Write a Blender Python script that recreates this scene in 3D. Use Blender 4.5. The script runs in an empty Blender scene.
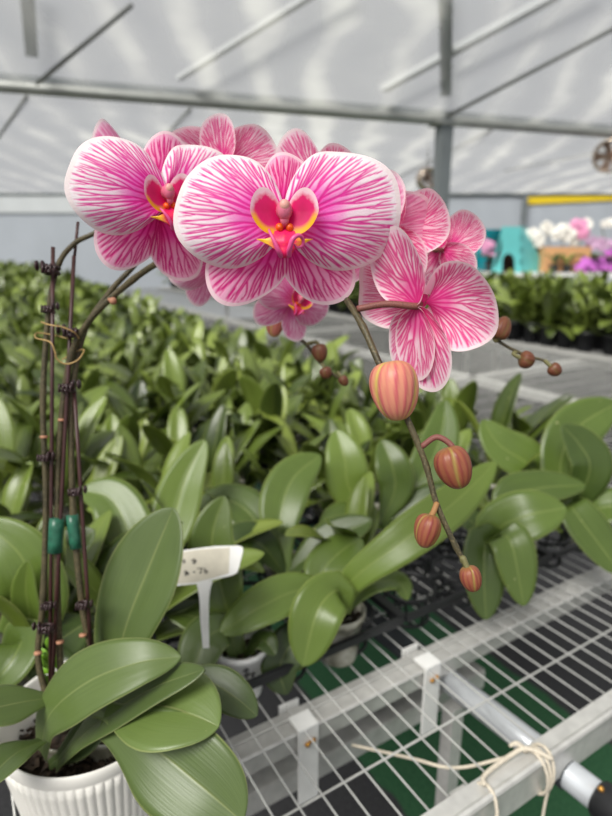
import bpy, math, random
import numpy as np
from mathutils import Vector, Matrix

random.seed(11)
SC = bpy.context.scene
COL = SC.collection
PI = math.pi

# ------------------------------------------------------------------ camera
FPX, CXP, CYP = 570.0, 306.0, 408.0
PITCH = math.radians(15.3)
CAM = Vector((0, 0, 1.27))
FWD = Vector((0, math.cos(PITCH), -math.sin(PITCH)))
UP = Vector((0, math.sin(PITCH), math.cos(PITCH)))
RT = Vector((1, 0, 0))
BZ = 0.75                                   # bench wire top


def ray(x, y):
    return FWD + RT * ((x - CXP) / FPX) + UP * ((CYP - y) / FPX)


def pd(x, y, d):
    return CAM + ray(x, y) * d


def pz(x, y, z):
    r = ray(x, y)
    return CAM + r * ((z - CAM.z) / r.z)


def project(p):
    q = Vector(p) - CAM
    d = q.dot(FWD)
    if d < 0.05:
        return None
    return (CXP + FPX * q.dot(RT) / d, CYP - FPX * q.dot(UP) / d, d)


BA = math.radians(31.5)
U = Vector((math.cos(BA), math.sin(BA), 0))
V = Vector((-math.sin(BA), math.cos(BA), 0))


def uv(u, v, z=BZ):
    p = U * u + V * v
    return Vector((p.x, p.y, z))


def to_uv(p):
    return p.x * U.x + p.y * U.y, p.x * V.x + p.y * V.y


cam_d = bpy.data.cameras.new('camera')
cam_d.sensor_fit = 'AUTO'
cam_d.sensor_width = 36.0
cam_d.lens = FPX / 816.0 * 36.0
cam_d.clip_start = 0.02
cam_d.clip_end = 200
cam_d.dof.use_dof = True
cam_d.dof.focus_distance = 0.315
cam_d.dof.aperture_fstop = 6.8
cam_o = bpy.data.objects.new('camera', cam_d)
COL.objects.link(cam_o)
cam_o.location = CAM
cam_o.rotation_euler = (PI / 2 - PITCH, 0, 0)
SC.camera = cam_o
SC.view_settings.view_transform = 'Standard'
SC.view_settings.look = 'None'
SC.view_settings.gamma = 1.0
SC.view_settings.use_curve_mapping = False
SC.view_settings.exposure = 0.0

# ------------------------------------------------------------------ colours and materials


def lin(c):
    return c / 12.92 if c <= 0.04045 else ((c + 0.055) / 1.055) ** 2.4


def rgb(r, g, b):
    return (lin(r / 255), lin(g / 255), lin(b / 255), 1.0)


class NT:
    def __init__(self, name):
        self.m = bpy.data.materials.new(name)
        self.m.use_nodes = True
        self.t = self.m.node_tree
        self.t.nodes.clear()
        self.out = self.n('ShaderNodeOutputMaterial')

    def n(self, typ, **kw):
        nd = self.t.nodes.new(typ)
        for k, v in kw.items():
            setattr(nd, k, v)
        return nd

    def l(self, a, b):
        self.t.links.new(a, b)

    def put(self, sock, val):
        if hasattr(val, 'links'):
            self.l(val, sock)
        else:
            sock.default_value = val

    def math(self, op, a, b=0.0, clamp=False):
        nd = self.n('ShaderNodeMath', operation=op, use_clamp=clamp)
        self.put(nd.inputs[0], a)
        self.put(nd.inputs[1], b)
        return nd.outputs[0]

    def mix(self, f, a, b, blend='MIX'):
        nd = self.n('ShaderNodeMix', data_type='RGBA', blend_type=blend)
        self.put(nd.inputs[0], f)
        self.put(nd.inputs[6], a)
        self.put(nd.inputs[7], b)
        return nd.outputs[2]

    def ramp(self, f, stops, interp='LINEAR'):
        nd = self.n('ShaderNodeValToRGB')
        self.put(nd.inputs[0], f)
        cr = nd.color_ramp
        cr.interpolation = interp
        while len(cr.elements) < len(stops):
            cr.elements.new(0.5)
        for e, (p, c) in zip(cr.elements, stops):
            e.position = p
            e.color = c
        return nd.outputs[0]

    def attr(self, name):
        return self.n('ShaderNodeAttribute', attribute_name=name).outputs['Fac']

    def noise(self, scale, detail=3.0, vec=None, rough=0.5):
        nd = self.n('ShaderNodeTexNoise')
        nd.inputs['Scale'].default_value = scale
        nd.inputs['Detail'].default_value = detail
        nd.inputs['Roughness'].default_value = rough
        if vec is None:
            vec = self.n('ShaderNodeTexCoord').outputs['Object']
        self.l(vec, nd.inputs['Vector'])
        return nd.outputs[0]

    def principled(self, col, rough=0.5, metal=0.0, spec=0.5, bump=None, coat=0.0):
        p = self.n('ShaderNodeBsdfPrincipled')
        self.put(p.inputs['Base Color'], col)
        self.put(p.inputs['Roughness'], rough)
        p.inputs['Metallic'].default_value = metal
        p.inputs['Specular IOR Level'].default_value = spec
        p.inputs['Coat Weight'].default_value = coat
        if bump is not None:
            h, strength, dist = bump
            b = self.n('ShaderNodeBump')
            b.inputs['Strength'].default_value = strength
            b.inputs['Distance'].default_value = dist
            self.l(h, b.inputs['Height'])
            self.l(b.outputs[0], p.inputs['Normal'])
        return p.outputs[0]

    def mixsh(self, f, a, b):
        nd = self.n('ShaderNodeMixShader')
        self.put(nd.inputs[0], f)
        self.l(a, nd.inputs[1])
        self.l(b, nd.inputs[2])
        return nd.outputs[0]

    def done(self, sh):
        self.l(sh, self.out.inputs[0])
        return self.m


def plain(name, c, rough=0.5, metal=0.0, var=0.15, scale=40.0, bump=0.0, spec=0.5):
    t = NT(name)
    f = t.noise(scale, 4.0)
    d = tuple(x * (1 - var) for x in c[:3]) + (1,)
    e = tuple(min(1, x * (1 + var)) for x in c[:3]) + (1,)
    col = t.ramp(f, [(0.3, d), (0.7, e)])
    return t.done(t.principled(col, rough, metal, spec, (f, bump, 0.002) if bump else None))


def leaf_mat(name, dark, light, mid, rough=0.38, trans=0.18, spec=0.5, vary=True):
    t = NT(name)
    a, b = t.attr('across'), t.attr('along')
    rnd = t.n('ShaderNodeObjectInfo').outputs['Random'] if vary else t.math('ADD', 0.0, 0.0)
    lv = t.attr('tone')
    comb = t.n('ShaderNodeCombineXYZ')
    t.l(t.math('MULTIPLY', a, 9.0), comb.inputs[0])
    t.l(t.math('MULTIPLY', b, 0.9), comb.inputs[1])
    t.l(t.math('MULTIPLY', t.math('ADD', rnd, lv), 40.0), comb.inputs[2])
    stri = t.noise(3.0, 3.0, comb.outputs[0])
    blot = t.noise(22.0, 3.0)
    f = t.math('ADD', t.math('MULTIPLY', stri, 0.35), t.math('MULTIPLY', blot, 0.35))
    f = t.math('ADD', f, t.math('MULTIPLY', t.math('SUBTRACT', t.math('FRACT', t.math('ADD', rnd, lv)), 0.5), 0.9))
    f = t.math('ADD', f, 0.15, True)
    col = t.mix(f, dark, light)
    rib = t.math('SUBTRACT', 1.0, t.math('MULTIPLY', t.math('ABSOLUTE', a), 22.0), True)
    col = t.mix(t.math('MULTIPLY', rib, 0.32), col, mid)
    edge = t.math('GREATER_THAN', t.math('ABSOLUTE', a), 0.965)
    col = t.mix(t.math('MULTIPLY', edge, 0.4), col, mid)
    spk = t.math('GREATER_THAN', t.noise(95.0, 1.0), 0.79)
    col = t.mix(t.math('MULTIPLY', spk, 0.5), col, rgb(205, 205, 150))
    hgt = t.math('ADD', t.math('MULTIPLY', stri, 0.5), t.math('MULTIPLY', rib, -0.8))
    p = t.principled(col, rough, 0.0, spec, (hgt, 0.25, 0.0015))
    tr = t.n('ShaderNodeBsdfTranslucent')
    t.l(t.mix(0.5, col, light), tr.inputs[0])
    return t.done(t.mixsh(trans, p, tr.outputs[0]))


def petal_mat(name, blush, pale, vein, amount, blush_end, trans=0.3, rimw=0.0):
    t = NT(name)
    v, r = t.attr('vein'), t.attr('radial')
    nz = t.noise(3.0, 2.0)
    rr = t.math('ADD', r, t.math('MULTIPLY', t.math('SUBTRACT', nz, 0.5), 0.5))
    base = t.ramp(rr, [(0.0, blush), (blush_end * 0.45, blush), (blush_end, pale), (1.0, pale)], 'EASE')
    col = t.mix(t.math('MULTIPLY', v, amount), base, vein)
    rim = t.math('GREATER_THAN', r, 0.955)
    col = t.mix(t.math('MULTIPLY', rim, 0.6), col, rgb(252, 238, 236))
    fine = t.noise(60.0, 2.0)
    p = t.principled(col, 0.55, 0.0, 0.3, (t.math('ADD', v, t.math('MULTIPLY', fine, 0.5)), 0.12, 0.01))
    tr = t.n('ShaderNodeBsdfTranslucent')
    t.l(col, tr.inputs[0])
    return t.done(t.mixsh(trans, p, tr.outputs[0]))


def bud_mat(name, base, stripe, seam):
    t = NT(name)
    col = t.mix(t.math('MULTIPLY', t.attr('vein'), 0.95), base, stripe)
    col = t.mix(t.attr('radial'), col, seam)
    nz = t.noise(300.0, 3.0)
    col = t.mix(t.math('MULTIPLY', nz, 0.15), col, seam)
    p = t.principled(col, 0.42, 0.0, 0.4, (t.attr('vein'), 0.2, 0.002))
    tr = t.n('ShaderNodeBsdfTranslucent')
    t.l(col, tr.inputs[0])
    return t.done(t.mixsh(0.15, p, tr.outputs[0]))


M = {}
M['petal'] = petal_mat('petal_pigment', rgb(252, 112, 210), rgb(255, 246, 250), rgb(234, 40, 160), 0.95, 0.79)
M['sepal'] = petal_mat('sepal_pigment', rgb(246, 70, 178), rgb(252, 182, 214), rgb(218, 16, 130), 0.97, 0.82)
M['petal_back'] = petal_mat('petal_reverse_pigment', rgb(243, 120, 180), rgb(252, 216, 230), rgb(226, 46, 138), 0.9, 0.55)
M['petal_soft'] = petal_mat('pale_petal_pigment', rgb(240, 130, 195), rgb(248, 200, 222), rgb(224, 80, 155), 0.75, 0.7)
M['bud'] = bud_mat('bud_skin', rgb(228, 146, 126), rgb(200, 40, 100), rgb(212, 200, 98))
M['bud_dark'] = bud_mat('young_bud_skin', rgb(156, 88, 66), rgb(128, 20, 52), rgb(166, 146, 76))
M['bud_far'] = bud_mat('brown_bud_skin', rgb(122, 74, 52), rgb(104, 42, 42), rgb(116, 98, 54))
M['leaf_hero'] = leaf_mat('grey_green_leaf', rgb(58, 74, 38), rgb(102, 122, 62), rgb(162, 168, 110), 0.36, 0.06, 0.5, False)
M['leaf_fixed'] = leaf_mat('near_green_leaf', rgb(42, 60, 24), rgb(102, 124, 54), rgb(178, 190, 112), 0.33, 0.14, 0.5, False)
M['leaf_light_fixed'] = leaf_mat('near_yellow_green_leaf', rgb(68, 88, 34), rgb(116, 138, 60), rgb(184, 194, 112), 0.33, 0.18, 0.5, False)
M['leaf'] = leaf_mat('green_leaf', rgb(42, 58, 22), rgb(122, 142, 60), rgb(180, 190, 110), 0.29, 0.14, 0.6)
M['leaf_light'] = leaf_mat('yellow_green_leaf', rgb(82, 100, 34), rgb(142, 158, 70), rgb(186, 194, 112), 0.31, 0.18, 0.6)
M['leaf_far'] = leaf_mat('massed_leaf', rgb(40, 58, 24), rgb(144, 162, 74), rgb(172, 186, 104), 0.28, 0.12, 0.7)


def stem_mat(name, a, b, c):
    t = NT(name)
    f1, f2 = t.noise(60, 2), t.noise(900, 2)
    col = t.ramp(f1, [(0.3, a), (0.7, b)])
    col = t.mix(t.math('MULTIPLY', t.math('GREATER_THAN', f2, 0.58), 0.6), col, c)
    return t.done(t.principled(col, 0.5, 0, 0.4, (f2, 0.2, 0.0006)))


M['stem'] = stem_mat('orchid_stem', rgb(58, 54, 38), rgb(84, 76, 52), rgb(122, 110, 80))
M['stem_tip'] = stem_mat('orchid_stem_tip', rgb(92, 96, 58), rgb(122, 116, 76), rgb(150, 138, 98))
M['pedicel'] = stem_mat('pedicel', rgb(104, 62, 58), rgb(138, 84, 76), rgb(160, 106, 92))
M['pedicel_g'] = stem_mat('pedicel_green', rgb(140, 108, 62), rgb(170, 120, 80), rgb(180, 140, 92))
M['stake'] = plain('stake', rgb(64, 36, 34), 0.45, 0, 0.25, 80)
M['clip'] = plain('clip', rgb(58, 40, 42), 0.3, 0, 0.2, 60)
M['tape'] = plain('green_tape', rgb(38, 96, 74), 0.35, 0, 0.25, 200)
M['tie'] = plain('tie_wire', rgb(176, 146, 92), 0.45, 0.2, 0.2, 100)
M['node'] = plain('stem_node', rgb(176, 126, 98), 0.6, 0, 0.15, 200)
M['ceramic'] = plain('white_ceramic', rgb(232, 229, 222), 0.35, 0, 0.03, 30)
M['bark'] = plain('bark_mix', rgb(48, 37, 26), 0.9, 0, 0.6, 160, 1.0)
M['white_plastic'] = plain('white_plastic', rgb(243, 243, 240), 0.4, 0, 0.04, 60)
M['label_face'] = plain('label_face', rgb(214, 208, 190), 0.6, 0, 0.06, 90)
M['ink'] = plain('ink', rgb(44, 42, 44), 0.6, 0, 0.1, 60)
M['galv'] = plain('galvanised_steel', rgb(204, 203, 199), 0.36, 0.3, 0.12, 60)
M['wire'] = plain('zinc_wire', rgb(196, 196, 192), 0.4, 0.3, 0.1, 30)
M['pipe'] = plain('zinc_pipe', rgb(206, 210, 214), 0.28, 0.35, 0.14, 25)
M['dark_steel'] = plain('dark_steel', rgb(70, 74, 78), 0.4, 0.3, 0.15, 30)
M['black_plastic'] = plain('black_plastic', rgb(32, 33, 35), 0.42, 0, 0.25, 40)
M['brass'] = plain('bolt_brass', rgb(190, 140, 70), 0.35, 0.8, 0.2, 60)
M['twine'] = plain('twine', rgb(212, 202, 184), 0.85, 0, 0.15, 400, 0.6)
M['sprout'] = plain('sprout', rgb(120, 170, 40), 0.5, 0, 0.2, 60)
M['lip_red'] = plain('lip_crimson', rgb(226, 24, 104), 0.4, 0, 0.18, 8)
M['tendril'] = plain('tendril_pink', rgb(226, 84, 146), 0.4, 0, 0.12, 12)
M['callus'] = plain('callus_orange', rgb(238, 92, 22), 0.4, 0, 0.2, 12)
M['column'] = plain('column_pink', rgb(214, 108, 136), 0.4, 0, 0.12, 9)
M['pollen_cap'] = plain('pollen_cap', rgb(222, 160, 150), 0.45, 0, 0.06, 9)

_t = NT('lip_lobe')
_r, _y = _t.attr('radial'), _t.attr('yellow')
_nz = _t.noise(24.0, 2.0)
_f = _t.math('ADD', _r, _t.math('MULTIPLY', _t.math('SUBTRACT', _nz, 0.5), 0.35))
_c = _t.ramp(_f, [(0.0, rgb(206, 16, 96)), (0.5, rgb(226, 28, 112)), (0.78, rgb(250, 214, 224)), (1.0, rgb(250, 232, 230))])
_c = _t.mix(_y, _c, rgb(246, 186, 30))
_tr = _t.n('ShaderNodeBsdfTranslucent')
_t.l(_c, _tr.inputs[0])
M['lip_lobe'] = _t.done(_t.mixsh(0.25, _t.principled(_c, 0.45, 0, 0.4), _tr.outputs[0]))

_t = NT('lip_blade')
_c = _t.mix(_t.attr('yellow'), rgb(222, 20, 92), rgb(246, 190, 40))
_c = _t.mix(_t.math('MULTIPLY', _t.math('GREATER_THAN', _t.noise(30.0, 2.0), 0.6), 0.35), _c, rgb(240, 70, 60))
M['lip_blade'] = _t.done(_t.principled(_c, 0.4, 0, 0.45))

_t = NT('clear_pot')
_g = _t.noise(45.0, 4.0)
_c = _t.ramp(_g, [(0.35, rgb(122, 120, 102)), (0.55, rgb(184, 182, 166)), (0.7, rgb(216, 216, 206))])
M['clear_pot'] = _t.done(_t.principled(_c, 0.2, 0, 0.6, (_g, 0.4, 0.004)))

# translucent polythene film
_t = NT('roof_film')
_g = _t.noise(0.55, 4.0, None, 0.6)
_w = _t.n('ShaderNodeTexWave')
_w.inputs['Scale'].default_value = 0.6
_w.inputs['Distortion'].default_value = 6.0
_w.inputs['Detail'].default_value = 3.0
_t.l(_t.n('ShaderNodeTexCoord').outputs['Object'], _w.inputs['Vector'])
_h = _t.math('ADD', _t.math('MULTIPLY', _g, 0.75), _t.math('MULTIPLY', _w.outputs[1], 0.25))
_c = _t.ramp(_h, [(0.3, rgb(120, 122, 124)), (0.55, rgb(150, 151, 151)), (0.72, rgb(206, 206, 200))])
_df = _t.n('ShaderNodeBsdfDiffuse')
_t.l(_c, _df.inputs[0])
_tl = _t.n('ShaderNodeBsdfTranslucent')
_t.l(_c, _tl.inputs[0])
_tp = _t.n('ShaderNodeBsdfTransparent')
_tp.inputs[0].default_value = (0.93, 0.94, 0.95, 1)
_a = _t.mixsh(0.55, _df.outputs[0], _tl.outputs[0])
_gl = _t.n('ShaderNodeBsdfGlossy')
_gl.inputs['Roughness'].default_value = 0.25
_a = _t.mixsh(0.06, _a, _gl.outputs[0])
_f = _t.ramp(_h, [(0.3, (0.50, 0.50, 0.50, 1)), (0.7, (0.42, 0.42, 0.42, 1))])
M['film'] = _t.done(_t.mixsh(_f, _a, _tp.outputs[0]))
M['wall_film'] = plain('wall_sheet', rgb(176, 182, 190), 0.6, 0, 0.06, 1.2)
M['wall_light'] = plain('wall_light_sheet', rgb(206, 210, 212), 0.6, 0, 0.05, 1.2)
M['frame_steel'] = plain('frame_steel', rgb(122, 128, 130), 0.5, 0.2, 0.08, 4)
M['beam_steel'] = plain('beam_steel', rgb(150, 152, 148), 0.45, 0.3, 0.12, 5)
M['outside_steel'] = plain('outside_steel', rgb(186, 189, 190), 0.6, 0, 0.05, 4)
M['rod_steel'] = plain('rod_steel', rgb(112, 114, 112), 0.5, 0.2, 0.1, 5)

_t = NT('turf_floor')
_tc = _t.n('ShaderNodeTexCoord').outputs['Object']
_g = _t.noise(180.0, 3.0)
_sx = _t.n('ShaderNodeSeparateXYZ')
_t.l(_tc, _sx.inputs[0])
_uu = _t.math('ADD', _t.math('MULTIPLY', _sx.outputs[0], U.x), _t.math('MULTIPLY', _sx.outputs[1], U.y))
_ed = _t.math('ADD', _uu, _t.math('MULTIPLY', _t.noise(6.0, 3.0), 0.06))
_u1, _u2 = to_uv(pz(361, 763, 0))[0], to_uv(pz(523, 680, 0))[0]
_band = _t.math('LESS_THAN', _t.math('ABSOLUTE', _t.math('SUBTRACT', _ed, (_u1 + _u2) / 2 + .03)), abs(_u2 - _u1) / 2)
_green = _t.ramp(_g, [(0.3, rgb(26, 66, 44)), (0.7, rgb(62, 104, 70))])
_blk = _t.ramp(_g, [(0.3, rgb(40, 40, 42)), (0.7, rgb(70, 70, 72))])
M['floor'] = _t.done(_t.principled(_t.mix(_band, _blk, _green), 0.9, 0, 0.2, (_g, 0.6, 0.01)))

M['teal'] = plain('teal_plastic', rgb(104, 196, 196), 0.35, 0, 0.05, 6)
M['teal_deep'] = plain('teal_deep_plastic', rgb(36, 166, 182), 0.2, 0, 0.08, 6)
M['brown'] = plain('brown_inside', rgb(128, 84, 72), 0.7, 0, 0.1, 6)
M['card'] = plain('cardboard', rgb(216, 164, 116), 0.8, 0, 0.06, 20)
M['yellow'] = plain('yellow_pvc', rgb(236, 204, 32), 0.4, 0, 0.05, 5)
M['white_flower'] = plain('white_blossom', rgb(250, 246, 238), 0.6, 0, 0.03, 20)
M['pink_flower'] = plain('pink_blossom', rgb(246, 166, 206), 0.6, 0, 0.08, 20)
M['purple_flower'] = plain('purple_blossom', rgb(208, 112, 208), 0.6, 0, 0.15, 20)
M['lilac_flower'] = plain('lilac_blossom', rgb(206, 168, 200), 0.6, 0, 0.1, 20)
M['fan_shell'] = plain('fan_shell', rgb(188, 172, 156), 0.22, 0.8, 0.12, 12)
M['fan_in'] = plain('fan_inner', rgb(120, 94, 80), 0.3, 0.6, 0.12, 12)

# ------------------------------------------------------------------ mesh helpers


class MB:
    """collects geometry for ONE mesh object"""

    def __init__(self):
        self.v, self.f, self.a = [], [], {}

    def add(self, verts, faces, **attrs):
        o = len(self.v)
        self.v.extend([tuple(p) for p in verts])
        self.f.extend([tuple(i + o for i in q) for q in faces])
        for k in set(self.a) | set(attrs):
            cur = self.a.setdefault(k, [])
            cur.extend([0.0] * (o - len(cur)))
            cur.extend(list(attrs[k]) if k in attrs else [0.0] * len(verts))
        return self

    def box(self, c, sx, sy, sz, ax=None):
        """ax = (X, Y, Z) unit vectors; sizes are full"""
        X, Y, Z = ax or (Vector((1, 0, 0)), Vector((0, 1, 0)), Vector((0, 0, 1)))
        c = Vector(c)
        vs = [c + X * (i * sx / 2) + Y * (j * sy / 2) + Z * (k * sz / 2)
              for i in (-1, 1) for j in (-1, 1) for k in (-1, 1)]
        return self.add(vs, [(0, 1, 3, 2), (4, 6, 7, 5), (0, 4, 5, 1), (2, 3, 7, 6), (0, 2, 6, 4), (1, 5, 7, 3)])

    def bar(self, a, b, w, h, up=Vector((0, 0, 1))):
        a, b = Vector(a), Vector(b)
        X = (b - a).normalized()
        Y = up.cross(X)
        if Y.length < 1e-4:
            Y = Vector((1, 0, 0)).cross(X)
        Y.normalize()
        Z = X.cross(Y)
        return self.box((a + b) / 2, (b - a).length, w, h, (X, Y, Z))

    def tube(self, pts, r, n=8, cap=True):
        pts = [Vector(p) for p in pts]
        if not hasattr(r, '__len__'):
            r = [r] * len(pts)
        vs, N = [], None
        for i, p in enumerate(pts):
            T = (pts[min(i + 1, len(pts) - 1)] - pts[max(i - 1, 0)])
            if T.length < 1e-9:
                T = Vector((0, 0, 1))
            T.normalize()
            if N is None:
                N = T.cross(Vector((0, 0, 1)) if abs(T.z) < 0.9 else Vector((1, 0, 0)))
            N = N - T * N.dot(T)
            N.normalize()
            B = T.cross(N)
            for k in range(n):
                a = 2 * PI * k / n
                vs.append(p + N * (r[i] * math.cos(a)) + B * (r[i] * math.sin(a)))
        fs = []
        for i in range(len(pts) - 1):
            for k in range(n):
                k2 = (k + 1) % n
                fs.append((i * n + k, i * n + k2, (i + 1) * n + k2, (i + 1) * n + k))
        if cap:
            fs.append(tuple(range(n - 1, -1, -1)))
            fs.append(tuple((len(pts) - 1) * n + k for k in range(n)))
        return self.add(vs, fs)

    def lathe(self, prof, c=(0, 0, 0), n=32, mod=None, ax=None):
        """prof: list of (r, z)"""
        X, Y, Z = ax or (Vector((1, 0, 0)), Vector((0, 1, 0)), Vector((0, 0, 1)))
        c = Vector(c)
        vs = []
        for i, (r, z) in enumerate(prof):
            for k in range(n):
                a = 2 * PI * k / n
                rr = r * (mod(a, i) if mod else 1.0)
                vs.append(c + X * (rr * math.cos(a)) + Y * (rr * math.sin(a)) + Z * z)
        fs = [(i * n + k, i * n + (k + 1) % n, (i + 1) * n + (k + 1) % n, (i + 1) * n + k)
              for i in range(len(prof) - 1) for k in range(n)]
        return self.add(vs, fs)

    def ball(self, c, rx, ry, rz, n=12, m=8, ax=None):
        prof = []
        for i in range(m + 1):
            a = -PI / 2 + PI * i / m
            prof.append((max(math.cos(a), 1e-3), math.sin(a)))
        X, Y, Z = ax or (Vector((1, 0, 0)), Vector((0, 1, 0)), Vector((0, 0, 1)))
        c = Vector(c)
        vs = []
        for r, z in prof:
            for k in range(n):
                a = 2 * PI * k / n
                vs.append(c + X * (rx * r * math.cos(a)) + Y * (ry * r * math.sin(a)) + Z * (rz * z))
        fs = [(i * n + k, i * n + (k + 1) % n, (i + 1) * n + (k + 1) % n, (i + 1) * n + k)
              for i in range(m) for k in range(n)]
        return self.add(vs, fs)

    def mesh(self, name, mats, smooth=True, off=None, fmat=None):
        vs = self.v
        if off is not None:
            vs = [(p[0] - off[0], p[1] - off[1], p[2] - off[2]) for p in vs]
        me = bpy.data.meshes.new(name)
        me.from_pydata(vs, [], self.f)
        for m in (mats if isinstance(mats, (list, tuple)) else [mats]):
            me.materials.append(m)
        for k, val in self.a.items():
            val = val + [0.0] * (len(vs) - len(val))
            at = me.attributes.new(k, 'FLOAT', 'POINT')
            at.data.foreach_set('value', val)
        if smooth:
            me.polygons.foreach_set('use_smooth', [True] * len(me.polygons))
        if fmat is not None:
            me.polygons.foreach_set('material_index', fmat)
        me.update()
        return me


def put(name, me, parent=None):
    o = bpy.data.objects.new(name, me)
    COL.objects.link(o)
    if parent is not None:
        o.parent = parent
    return o


def tag(o, label, cat, group=None):
    o['label'] = label
    o['category'] = cat
    if group:
        o['group'] = group
    return o


def thing(name, label, cat, loc=(0, 0, 0), group=None):
    o = bpy.data.objects.new(name, None)
    o.empty_display_size = 0.05
    o.location = loc
    COL.objects.link(o)
    return tag(o, label, cat, group)


def struct(name, me):
    o = put(name, me)
    o['kind'] = 'structure'
    return o


def part(name, mb, mat, root, smooth=True, parent=None, label=None):
    """mesh in world coordinates parented to a thing whose base is root.location"""
    o = put(name, mb.mesh(name, mat, smooth, root.location), parent or root)
    if label:
        o['label'] = label
    return o


def catmull(pts, per=8):
    P = [Vector(p) for p in pts]
    P = [P[0] * 2 - P[1]] + P + [P[-1] * 2 - P[-2]]
    out = []
    for i in range(1, len(P) - 2):
        for k in range(per):
            t = k / per
            a, b, c, d = P[i - 1], P[i], P[i + 1], P[i + 2]
            out.append(0.5 * ((2 * b) + (c - a) * t + (2 * a - 5 * b + 4 * c - d) * t * t
                              + (3 * b - a - 3 * c + d) * t ** 3))
    out.append(P[-2].copy())
    return out


def sstep(a, b, x):
    t = min(1, max(0, (x - a) / (b - a)))
    return t * t * (3 - 2 * t)


def resample(pts, n):
    """points at fractions of arc length, eased towards the tip"""
    L = [0.0]
    for a, b in zip(pts, pts[1:]):
        L.append(L[-1] + (b - a).length)
    out, fr = [], []
    j = 0
    for i in range(n):
        f = math.sin(i / (n - 1) * PI / 2) ** 0.9 if i else 0.0
        s = f * L[-1]
        while j < len(L) - 2 and L[j + 1] < s:
            j += 1
        seg = max(L[j + 1] - L[j], 1e-9)
        out.append(pts[j].lerp(pts[j + 1], min(1, (s - L[j]) / seg)))
        fr.append(f)
    return out, fr


def leaf_into(mb, mid, width, hint, fold=0.18, nu=8, nv=22, th=0.0016, base=0.3, wide=0.56, tone=0.0, tip=1.9,
              twist=0.0, wave=0.0):
    """strap leaf along the points mid; hint = the way its upper face looks"""
    pts, fr = resample(catmull(mid, 10), nv)
    vs, ac, al, to = [], [], [], []
    n2 = 2 * nu
    hint = Vector(hint)
    for i, (p, f) in enumerate(zip(pts, fr)):
        T = pts[min(i + 1, nv - 1)] - pts[max(i - 1, 0)]
        T.normalize()
        S = T.cross(hint)
        if S.length < 1e-3:
            S = T.cross(Vector((0.3, 0.2, 1)))
        S.normalize()
        if twist:
            S = Matrix.Rotation(twist * f, 3, T) @ S
        N = S.cross(T)
        N.normalize()
        w = (base + (1 - base) * sstep(0, wide, f))
        if f > wide:
            w *= max(0.0, 1 - ((f - wide) / (1 - wide)) ** tip) ** 0.62
        w = max(w * width / 2, 0.0003)
        ring = []
        for k in range(n2):
            if k < nu:
                a, top = -1 + 2 * k / (nu - 1), 1
            else:
                a, top = 1 - 2 * (k - nu) / (nu - 1), -1
            h = fold * w * (abs(a) ** 1.4) - 0.05 * w * math.exp(-(a / 0.12) ** 2)
            h += wave * w * math.sin(f * 9 + a * 2.0) * a
            e = math.sqrt(max(0.0, 1 - a * a * 0.98))
            q = p + S * (a * w) + N * (h + top * th * 0.5 * e)
            ring.append(q)
            ac.append(a)
            al.append(f)
            to.append(tone)
        vs.extend(ring)
    fs = [(i * n2 + k, i * n2 + (k + 1) % n2, (i + 1) * n2 + (k + 1) % n2, (i + 1) * n2 + k)
          for i in range(nv - 1) for k in range(n2)]
    fs.append(tuple((nv - 1) * n2 + k for k in range(n2)))
    mb.add(vs, fs, across=ac, along=al, tone=to)
    return mb


# ------------------------------------------------------------------ orchid blossoms
def radial_spline(tab):
    xs = np.array([math.radians(a) for a, _ in tab])
    ys = np.array([r for _, r in tab])
    # smooth cubic through the table (finite-difference tangents)
    m = np.gradient(ys, xs)

    def fn(t):
        t = np.clip(t, xs[0], xs[-1])
        i = np.clip(np.searchsorted(xs, t) - 1, 0, len(xs) - 2)
        h = xs[i + 1] - xs[i]
        s = (t - xs[i]) / h
        return ((2 * s**3 - 3 * s**2 + 1) * ys[i] + (s**3 - 2 * s**2 + s) * h * m[i]
                + (-2 * s**3 + 3 * s**2) * ys[i + 1] + (s**3 - s**2) * h * m[i + 1])
    return fn, xs[0], xs[-1]


PETAL_TAB = [(-72, .09), (-62, .25), (-50, .44), (-35, .66), (-16, .89), (0, 1.0), (18, .99), (36, .87), (52, .73),
             (66, .58), (78, .36), (90, .12)]


def ellipse_tab(L, W, egg=0.0):
    tab = []
    a, b = L / 2, W / 2
    for d in range(-84, 85, 7):
        t = math.radians(d)
        r = 2 * a * math.cos(t) * b * b / (b * b * math.cos(t) ** 2 + a * a * math.sin(t) ** 2)
        tab.append((d, max(r, 0.03)))
    return tab


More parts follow.
